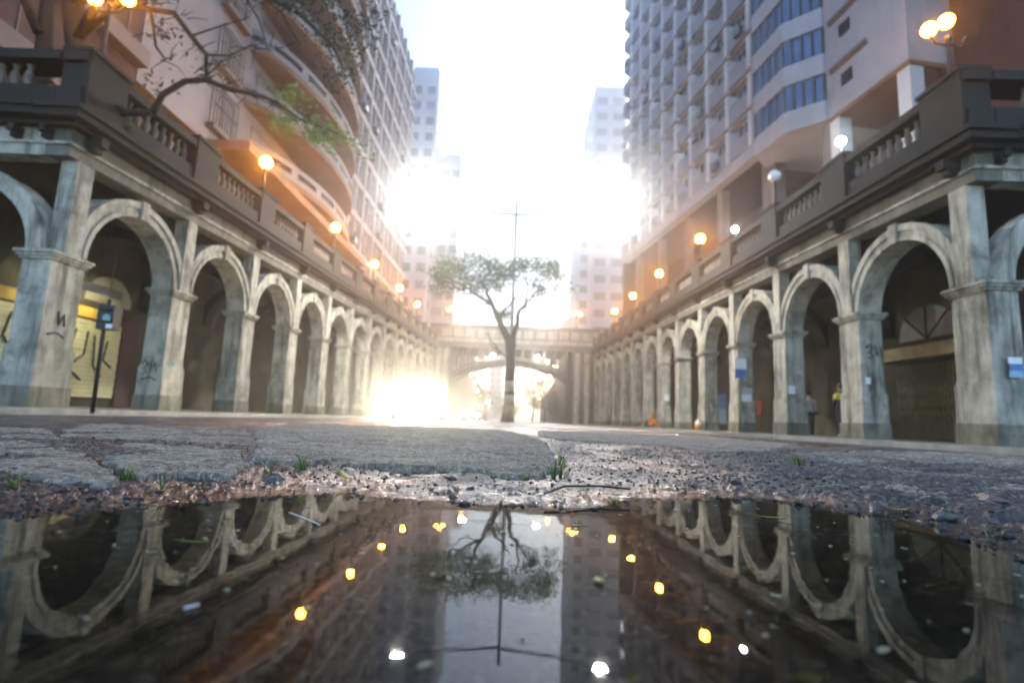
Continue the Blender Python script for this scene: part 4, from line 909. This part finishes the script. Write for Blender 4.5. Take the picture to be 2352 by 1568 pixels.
# ------------------------------------------------------------------ people
def bands(name, stops, rough=.8):
    """clothing colours by height along the figure's own z"""
    m = bpy.data.materials.new(name); m.use_nodes = True; t = m.node_tree; p = t.nodes['Principled BSDF']; p.inputs['Roughness'].default_value = rough
    tc = t.nodes.new('ShaderNodeTexCoord'); sp = t.nodes.new('ShaderNodeSeparateXYZ'); rp = t.nodes.new('ShaderNodeValToRGB'); rp.color_ramp.interpolation = 'CONSTANT'
    dv = t.nodes.new('ShaderNodeMath'); dv.operation = 'DIVIDE'; dv.inputs[1].default_value = 2.0
    t.links.new(tc.outputs['Object'], sp.inputs[0]); t.links.new(sp.outputs[2], dv.inputs[0]); t.links.new(dv.outputs[0], rp.inputs[0]); t.links.new(rp.outputs[0], p.inputs['Base Color'])
    e = rp.color_ramp.elements
    while len(e) > 1: e.remove(e[-1])
    e[0].position = 0; e[0].color = (*stops[0][1], 1)
    for z, c in stops[1:]: k = e.new(z/2.0); k.color = (*c, 1)
    return m
def figure(name, label, loc, rz, pose, mat, hair, H=1.72, extra=None):
    r = empty(name, loc, rz); tag(r, label, 'person')
    k = H/1.72
    if pose == 'stand':
        J = {'pel': (0, 0, .95, .15), 'belly': (0, 0, 1.1, .135), 'chest': (0, .01, 1.3, .155), 'neck': (0, 0, 1.47, .06), 'headb': (0, -.02, 1.56, .085), 'headt': (0, -.02, 1.68, .085),
             'hl': (-.1, 0, .88, .095), 'kl': (-.11, -.03, .5, .065), 'al': (-.11, .02, .1, .045), 'tl': (-.12, -.13, .04, .04), 'hr': (.1, 0, .88, .095), 'kr': (.12, .02, .5, .065), 'ar': (.14, .1, .1, .045), 'tr': (.15, -.03, .04, .04),
             'sl': (-.19, 0, 1.4, .065), 'el': (-.25, .03, 1.13, .05), 'wl': (-.24, -.06, .9, .036), 'fl': (-.23, -.09, .80, .03), 'sr': (.19, 0, 1.4, .065), 'er': (.26, .02, 1.13, .05), 'wr': (.25, -.08, .91, .036), 'fr': (.24, -.12, .82, .03)}
    else:
        J = {'pel': (0, 0, .16, .15), 'belly': (0, -.02, .32, .135), 'chest': (0, -.05, .52, .15), 'neck': (0, -.08, .68, .06), 'headb': (0, -.11, .77, .085), 'headt': (0, -.11, .89, .085),
             'hl': (-.11, -.03, .15, .095), 'kl': (-.2, -.45, .45, .065), 'al': (-.2, -.55, .08, .045), 'tl': (-.2, -.7, .04, .04), 'hr': (.11, -.03, .15, .095), 'kr': (.22, -.45, .42, .065), 'ar': (.25, -.6, .08, .045), 'tr': (.25, -.75, .04, .04),
             'sl': (-.19, -.05, .62, .06), 'el': (-.26, -.2, .4, .05), 'wl': (-.2, -.42, .5, .036), 'fl': (-.18, -.5, .5, .03), 'sr': (.19, -.05, .62, .06), 'er': (.26, -.2, .4, .05), 'wr': (.2, -.42, .48, .036), 'fr': (.17, -.5, .48, .03)}
    names = list(J); E_l = [('pel', 'belly'), ('belly', 'chest'), ('chest', 'neck'), ('neck', 'headb'), ('headb', 'headt')]
    for q in 'lr': E_l += [('pel', 'h'+q), ('h'+q, 'k'+q), ('k'+q, 'a'+q), ('a'+q, 't'+q), ('chest', 's'+q), ('s'+q, 'e'+q), ('e'+q, 'w'+q), ('w'+q, 'f'+q)]
    me = bpy.data.meshes.new('body'); me.from_pydata([tuple(c*k for c in J[n][:3]) for n in names], [(names.index(a), names.index(c)) for a, c in E_l], [])
    me.materials.append(mat); o = put('body', me, r)
    o.modifiers.new('skin', 'SKIN').use_smooth_shade = True
    sv = me.skin_vertices[0].data if len(me.skin_vertices) else None
    if sv:
        for n_, d in zip(names, sv): d.radius = (J[n_][3]*k, J[n_][3]*k*(.72 if n_ in ('chest', 'belly', 'pel') else 1)); d.use_root = n_ == 'pel'
    ss = o.modifiers.new('smooth', 'SUBSURF'); ss.levels = 1; ss.render_levels = 2
    hb, ht = J['headb'], J['headt']
    b = MB(); b.ball(((hb[0])*k, (hb[1]+.025)*k, (ht[2]+.0)*k), .108*k, 12, 8, (.95, 1.0, .95)); b.build('hair', hair, r)
    b = MB(); b.ball((0, (hb[1]-.105)*k, (hb[2]+.05)*k), .02*k, 6, 5, (.8, 1, 1.2)); b.build('nose', SKINM, r)
    if extra: extra(r)
    return r
SKINM = M('skin', (.35, .20, .14), (.32, .18, .12), .6); HAIRD = M('hair_dark', (.015, .012, .01), (.02, .016, .012), .6)
SK = (.35, .20, .14)
figure('person', 'person in a black top with a yellow band and dark jeans under the right arcade', (10.68, 17.4, side_z(17.4)), pi, 'stand',
       bands('outfit_vest', [(0, (.6, .6, .58)), (.09, (.03, .035, .05)), (.92, (.012, .012, .015)), (1.22, (.60, .52, .06)), (1.42, (.012, .012, .015)), (1.5, SK)]), HAIRD, 1.70)
figure('person', 'person in a pale grey top and dark trousers farther in under the right arcade', (11.6, 21.0, side_z(21)), 2.6, 'stand',
       bands('outfit_grey', [(0, (.02, .02, .02)), (.92, (.42, .42, .42)), (1.5, SK)]), HAIRD, 1.72)
figure('person', 'person in orange sitting on the sidewalk against a right pier', (9.5, 37.2, side_z(37)), .9, 'sit',
       bands('outfit_orange', [(0, (.62, .20, .02)), (.62, (.62, .20, .02)), (.7, SK)]), M('orange_cap', (.55, .30, .04), (.4, .2, .03), .7), 1.95)
figure('person', 'person in brownish grey clothes standing by a far right pier', (10.15, 27.9, side_z(28)), -1.0, 'stand',
       bands('outfit_brown', [(0, (.03, .025, .02)), (.5, (.16, .07, .04)), (.92, (.20, .17, .15)), (1.5, SK)]), HAIRD, 1.66)
b = MB(); b.lathe_s([(.001, 0), (.17, .02), (.2, .2), (.17, .42), (.06, .5), (.09, .55)], 12, (0, 0, 0), (1, .8, 1)); o = b.build('shopping_bag', bands('bag_colours', [(0, (.65, .28, .06)), (.28, (.75, .62, .48))]), None, (9.55, 27.7, side_z(28)+.02)); tag(o, 'orange and cream bag on the ground beside a standing person', 'bag')

# ------------------------------------------------------------------ loose things in the foreground
def gh(x, y): return float(ground_z(np.array([x]), np.array([y]))[0])
TWIG = M('pale_twig', (.5, .46, .38), (.4, .36, .3), .7); STONEM = M('pebble_grey', (.10, .096, .09), (.05, .05, .047), .55, 40, .004, 110)
def leaf(x, y, z, L, W_, rz, tilt, mat, label, curl=.12):
    n = 8; b = MB(); R_ = []
    for i in range(n+1):
        t = i/n; w2 = W_/2*max(.04, sin(pi*t**.8)); yy = (t-.5)*L; zz = curl*L*(2*t-1)**2
        R_.append([(-w2, yy, zz+.15*w2), (0, yy, zz), (w2, yy, zz+.15*w2), (w2, yy, zz+.15*w2-.0006), (0, yy, zz-.0008), (-w2, yy, zz+.15*w2-.0006)])
    b.loft(R_); r = empty('fallen_leaf', (x, y, z), rz); tag(r, label, 'leaf', 'fallen leaves'); r.rotation_euler = (tilt, 0, rz)
    b.build('blade', mat, r); b = MB(); b.tube([(0, -L*.5, curl*L), (0, -L*.68, curl*L+.002)], .0008, 5); b.build('stalk', mat, r)
LFY = leafmat('fallen_yellow', (.30, .28, .05), (.20, .20, .04)); LFB = M('fallen_brown', (.16, .09, .04), (.09, .05, .03), .7, 40); LFG = leafmat('fallen_green', (.17, .22, .03), (.11, .15, .02))
leaf(.425, .90, .003, .052, .008, 1.25, 0, LFG, 'slender bright green leaf floating on the right of the puddle', .03)
leaf(.70, 1.0, gh(.70, 1.0)+.006, .05, .018, 1.3, .1, LFY, 'yellow green leaf on the wet stones at the right puddle rim')
leaf(-.34, 1.10, gh(-.34, 1.10)+.008, .055, .022, 1.0, .3, LFY, 'curled yellow leaf on the gravel left of the large slab')
leaf(-.66, 1.70, .05, .09, .02, 1.2, .25, LFB, 'brown curled leaf lying on the left slabs')
leaf(1.05, 2.05, .05, .1, .035, .9, .3, LFB, 'dark brown leaf on the right paving')
leaf(-.35, .60, .001, .035, .003, 1.4, 0, LFG, 'thin green leaf afloat near the left end of the puddle', .02)
for q, (x, y, L, lb) in enumerate(((.19, .36, .022, 'sunken yellow leaf at the bottom right of the puddle'), (.085, .52, .018, 'small pale round leaf in the middle of the puddle'), (-.02, .42, .016, 'sunken olive leaf left of the lamp post reflection'), (.13, .46, .02, 'sunken leaf right of the post reflection'), (.29, .48, .022, 'sunken olive leaf under the right arch reflection'), (.08, .35, .014, 'tiny sunken leaf near the bottom edge'), (.26, .62, .02, 'sunken leaf below the right pier reflections'), (-.22, .55, .02, 'sunken brown leaf on the left of the puddle floor'))):
    leaf(x, y, -.006 if q != 1 else .002, L, L*.55, random.uniform(0, 3), 0, (LFY, LFY, LFG, LFB)[q % 4], lb, .05)
def stick(pts, r0, label, mat, name='twig', cat='twig'):
    b = MB(); b.tube(pts, [r0, r0*.9, r0*.7][:len(pts)] if len(pts) <= 3 else r0, 6); o = b.build(name, mat); tag(o, label, cat, 'sticks and straws')
stick([(-.31, .765, .004), (-.275, .732, .004), (-.242, .70, .003)], .0007, 'thin white straw floating on the left half of the puddle', WHT)
stick([(-.235, .408, .002), (-.232, .412, .002), (-.229, .416, .002)], .0009, 'short white stick floating at the lower left of the puddle', WHT)
stick([(.06, .965, .016), (.10, 1.02, .024), (.17, 1.06, .022), (.23, 1.05, .020)], .002, 'dark bent twig on the wet gravel behind the puddle', BARK)
def rock(x, y, r0, sq, label, seed, mat=STONEM, group='loose stones'):
    g = random.Random(seed); b = MB(); n, m = 7, 5; rings = []
    for i in range(m+1):
        a = pi*i/m; rings.append([(max(.02, sin(a))*cos(2*pi*k/n)*r0*sq[0]*(1+g.uniform(-.3, .3)), max(.02, sin(a))*sin(2*pi*k/n)*r0*sq[1]*(1+g.uniform(-.3, .3)), -cos(a)*r0*sq[2]*(1+g.uniform(-.25, .25))) for k in range(n)])
    b.loft(rings, True, False); o = b.build('loose_stone', mat, None, (x, y, max(0, gh(x, y))+r0*sq[2]*.2), (g.uniform(-.2, .2), g.uniform(-.2, .2), g.uniform(0, 3))); tag(o, label, 'stone', group)
PALE = M('pebble_pale', (.24, .225, .19), (.14, .13, .11), .7, 40, .003, 110)
rock(-.70, .86, .012, (1.2, .9, .6), 'pale round stone at the left puddle rim, the left one of two', 1, PALE); rock(-.645, .85, .014, (1.6, .8, .5), 'pale flat stone at the left puddle rim, the right one of two', 2, PALE)
rock(-.45, 1.02, .02, (1.3, 1, .5), 'bluish wet stone below the left slabs', 3); rock(.735, .93, .016, (1.2, 1, .7), 'dark wet stone at the right puddle rim', 4); rock(.88, 1.0, .022, (1.8, .8, .5), 'flat dark rock on the right bank', 5)
rock(.52, 1.26, .014, (1.3, .9, .6), 'bluish stone on the gravel right of centre', 7); rock(.60, 1.30, .012, (1, 1, .7), 'round dark stone next to the bluish one', 8); rock(.78, 1.18, .018, (1.5, .8, .55), 'wet grey stone above the right puddle corner', 9)
def pebbles():
    g = np.random.default_rng(11); n = 17000; x = g.uniform(-1.5, 2.3, n*5); y = .55+g.random(n*5)**2.2*2.6
    sd = sdf(PUD, x, y); ok = (sd > -.02) & (np.abs(x) < 1.05*y+.1); x, y = x[ok][:n], y[ok][:n]
    for p, *_ in SLABS: k_ = sdf(p, x, y) > .01; x, y = x[k_], y[k_]
    z = ground_z(x, y); r = .0011+.0042*g.random(len(x))**4; r *= np.where(g.random(len(x)) < .03, 2.0, 1)
    base = np.array([(1, 0, 0), (-1, 0, 0), (0, 1, 0), (0, -1, 0), (0, 0, 1), (0, 0, -1)], float); tri = np.array([(0, 2, 4), (2, 1, 4), (1, 3, 4), (3, 0, 4), (2, 0, 5), (1, 2, 5), (3, 1, 5), (0, 3, 5)])
    V = base[None]*(r[:, None, None])*g.uniform(.6, 1.5, (len(x), 6, 1))*np.array([1.2, 1, .7]); a = g.random(len(x))*2*pi; c, s = np.cos(a)[:, None], np.sin(a)[:, None]
    V = np.stack([V[..., 0]*c-V[..., 1]*s+x[:, None], V[..., 0]*s+V[..., 1]*c+y[:, None], V[..., 2]+(z+r*.35)[:, None]], -1)
    F = (tri[None]+6*np.arange(len(x))[:, None, None]).reshape(-1, 3)
    me = bpy.data.meshes.new('gravel'); me.from_pydata(V.reshape(-1, 3).tolist(), [], F.tolist()); me.materials.append(GRAVELM); me.polygons.foreach_set('use_smooth', [True]*len(F)); me.update()
    tag(put('gravel', me), 'loose wet gravel around the puddle', 'gravel', kind='stuff')
pebbles()
def floating_bits():
    g = np.random.default_rng(5); b = MB(); n = 0
    while n < 150:
        x, y = g.uniform(-.6, .65), .3+g.random()**.8*.75
        if sdf(PUD, np.array([x]), np.array([y]))[0] > -.015: continue
        n += 1; r = g.uniform(.0006, .0022) if g.random() < .85 else g.uniform(.002, .003); k = 6; a0 = g.random()*6
        el = g.uniform(1, 3.2) if g.random() < .5 else 1
        ring = [(x+r*el*cos(a0)*cos(2*pi*i/k)-r*sin(a0)*sin(2*pi*i/k), y+r*el*sin(a0)*cos(2*pi*i/k)+r*cos(a0)*sin(2*pi*i/k), .0004) for i in range(k)]
        b.loft([ring, [(p[0], p[1], .0014) for p in ring]], True, False)
    tag(b.build('floating_grit', M('grit', (.28, .25, .16), (.12, .11, .06), .7, 60)), 'fine plant grit floating on the puddle', 'debris', kind='stuff')
floating_bits()
def tuft(x, y, h, n, label, seed, wid=.004):
    g = random.Random(seed); z = max(0, gh(x, y)); r = empty('grass_tuft', (x, y, z-.004)); tag(r, label, 'grass tuft', 'grass tufts in the cracks')
    for q in range(n):
        a = g.uniform(0, 2*pi); l = h*g.uniform(.5, 1.1); o = g.uniform(.2, .9)*l; bx_, by_ = g.uniform(-1, 1)*h*.25, g.uniform(-1, 1)*h*.15; R_ = []
        for i in range(5):
            t = i/4; w2 = wid*(1-t)**.7/2+.0002; cx = bx_+cos(a)*o*t*t; cy_ = by_+sin(a)*o*t*t; cz = l*(t-.28*t*t); px, py_ = -sin(a)*w2, cos(a)*w2
            R_.append([(cx-px, cy_-py_, cz), (cx, cy_, cz-.0006), (cx+px, cy_+py_, cz), (cx, cy_, cz+.0004)])
        b = MB(); b.loft(R_); b.build('blade', GRASS, r)
for q, (x, y, h, n, lb) in enumerate(((-.73, .93, .03, 6, 'tiny grass tuft at the left slab edge, leftmost of three'), (-.66, .93, .045, 12, 'spreading grass tuft at the front of the left slabs'), (-.565, .885, .045, 4, 'single upright grass sprout below the left slabs'), (-.76, .83, .035, 7, 'grass tuft at the left picture edge'), (-.52, 1.16, .045, 6, 'upright grass sprout between the left slabs and the large slab'), (-.455, 1.17, .055, 11, 'bright grass tuft left of the large slab'), (.115, 1.28, .085, 16, 'tall weed at the right front corner of the large slab'), (.13, 1.5, .08, 9, 'weed behind the tall one along the slab side'), (.03, 1.17, .03, 12, 'low moss tuft under the slab front'), (.98, 1.85, .06, 16, 'wide grass tuft on the right paving'), (.90, 1.8, .05, 8, 'small grass tuft beside the wide one on the right'), (.19, 1.0, .016, 10, 'tiny moss tuft at the water edge right of centre'), (.70, .80, .03, 5, 'thin grass by the right puddle corner'))):
    tuft(x, y, h, n, lb, 40+q)

# ------------------------------------------------------------------ haze
lo = -5.2
b = MB(); b.box(-112, 112, -29, 332, lo, 80)
hm = bpy.data.materials.new('haze'); hm.use_nodes = True; t = hm.node_tree; t.nodes.remove(t.nodes['Principled BSDF'])
pv = t.nodes.new('ShaderNodeVolumePrincipled'); pv.inputs['Density Attribute'].default_value = ''; hm.cycles.homogeneous_volume = True; pv.inputs['Density'].default_value = .0052; pv.inputs['Color'].default_value = (.92, .94, .97, 1); pv.inputs['Anisotropy'].default_value = .9
t.links.new(pv.outputs[0], t.nodes['Material Output'].inputs['Volume'])
tag(b.build('haze', hm), 'pale morning haze filling the whole street', 'haze', kind='stuff')
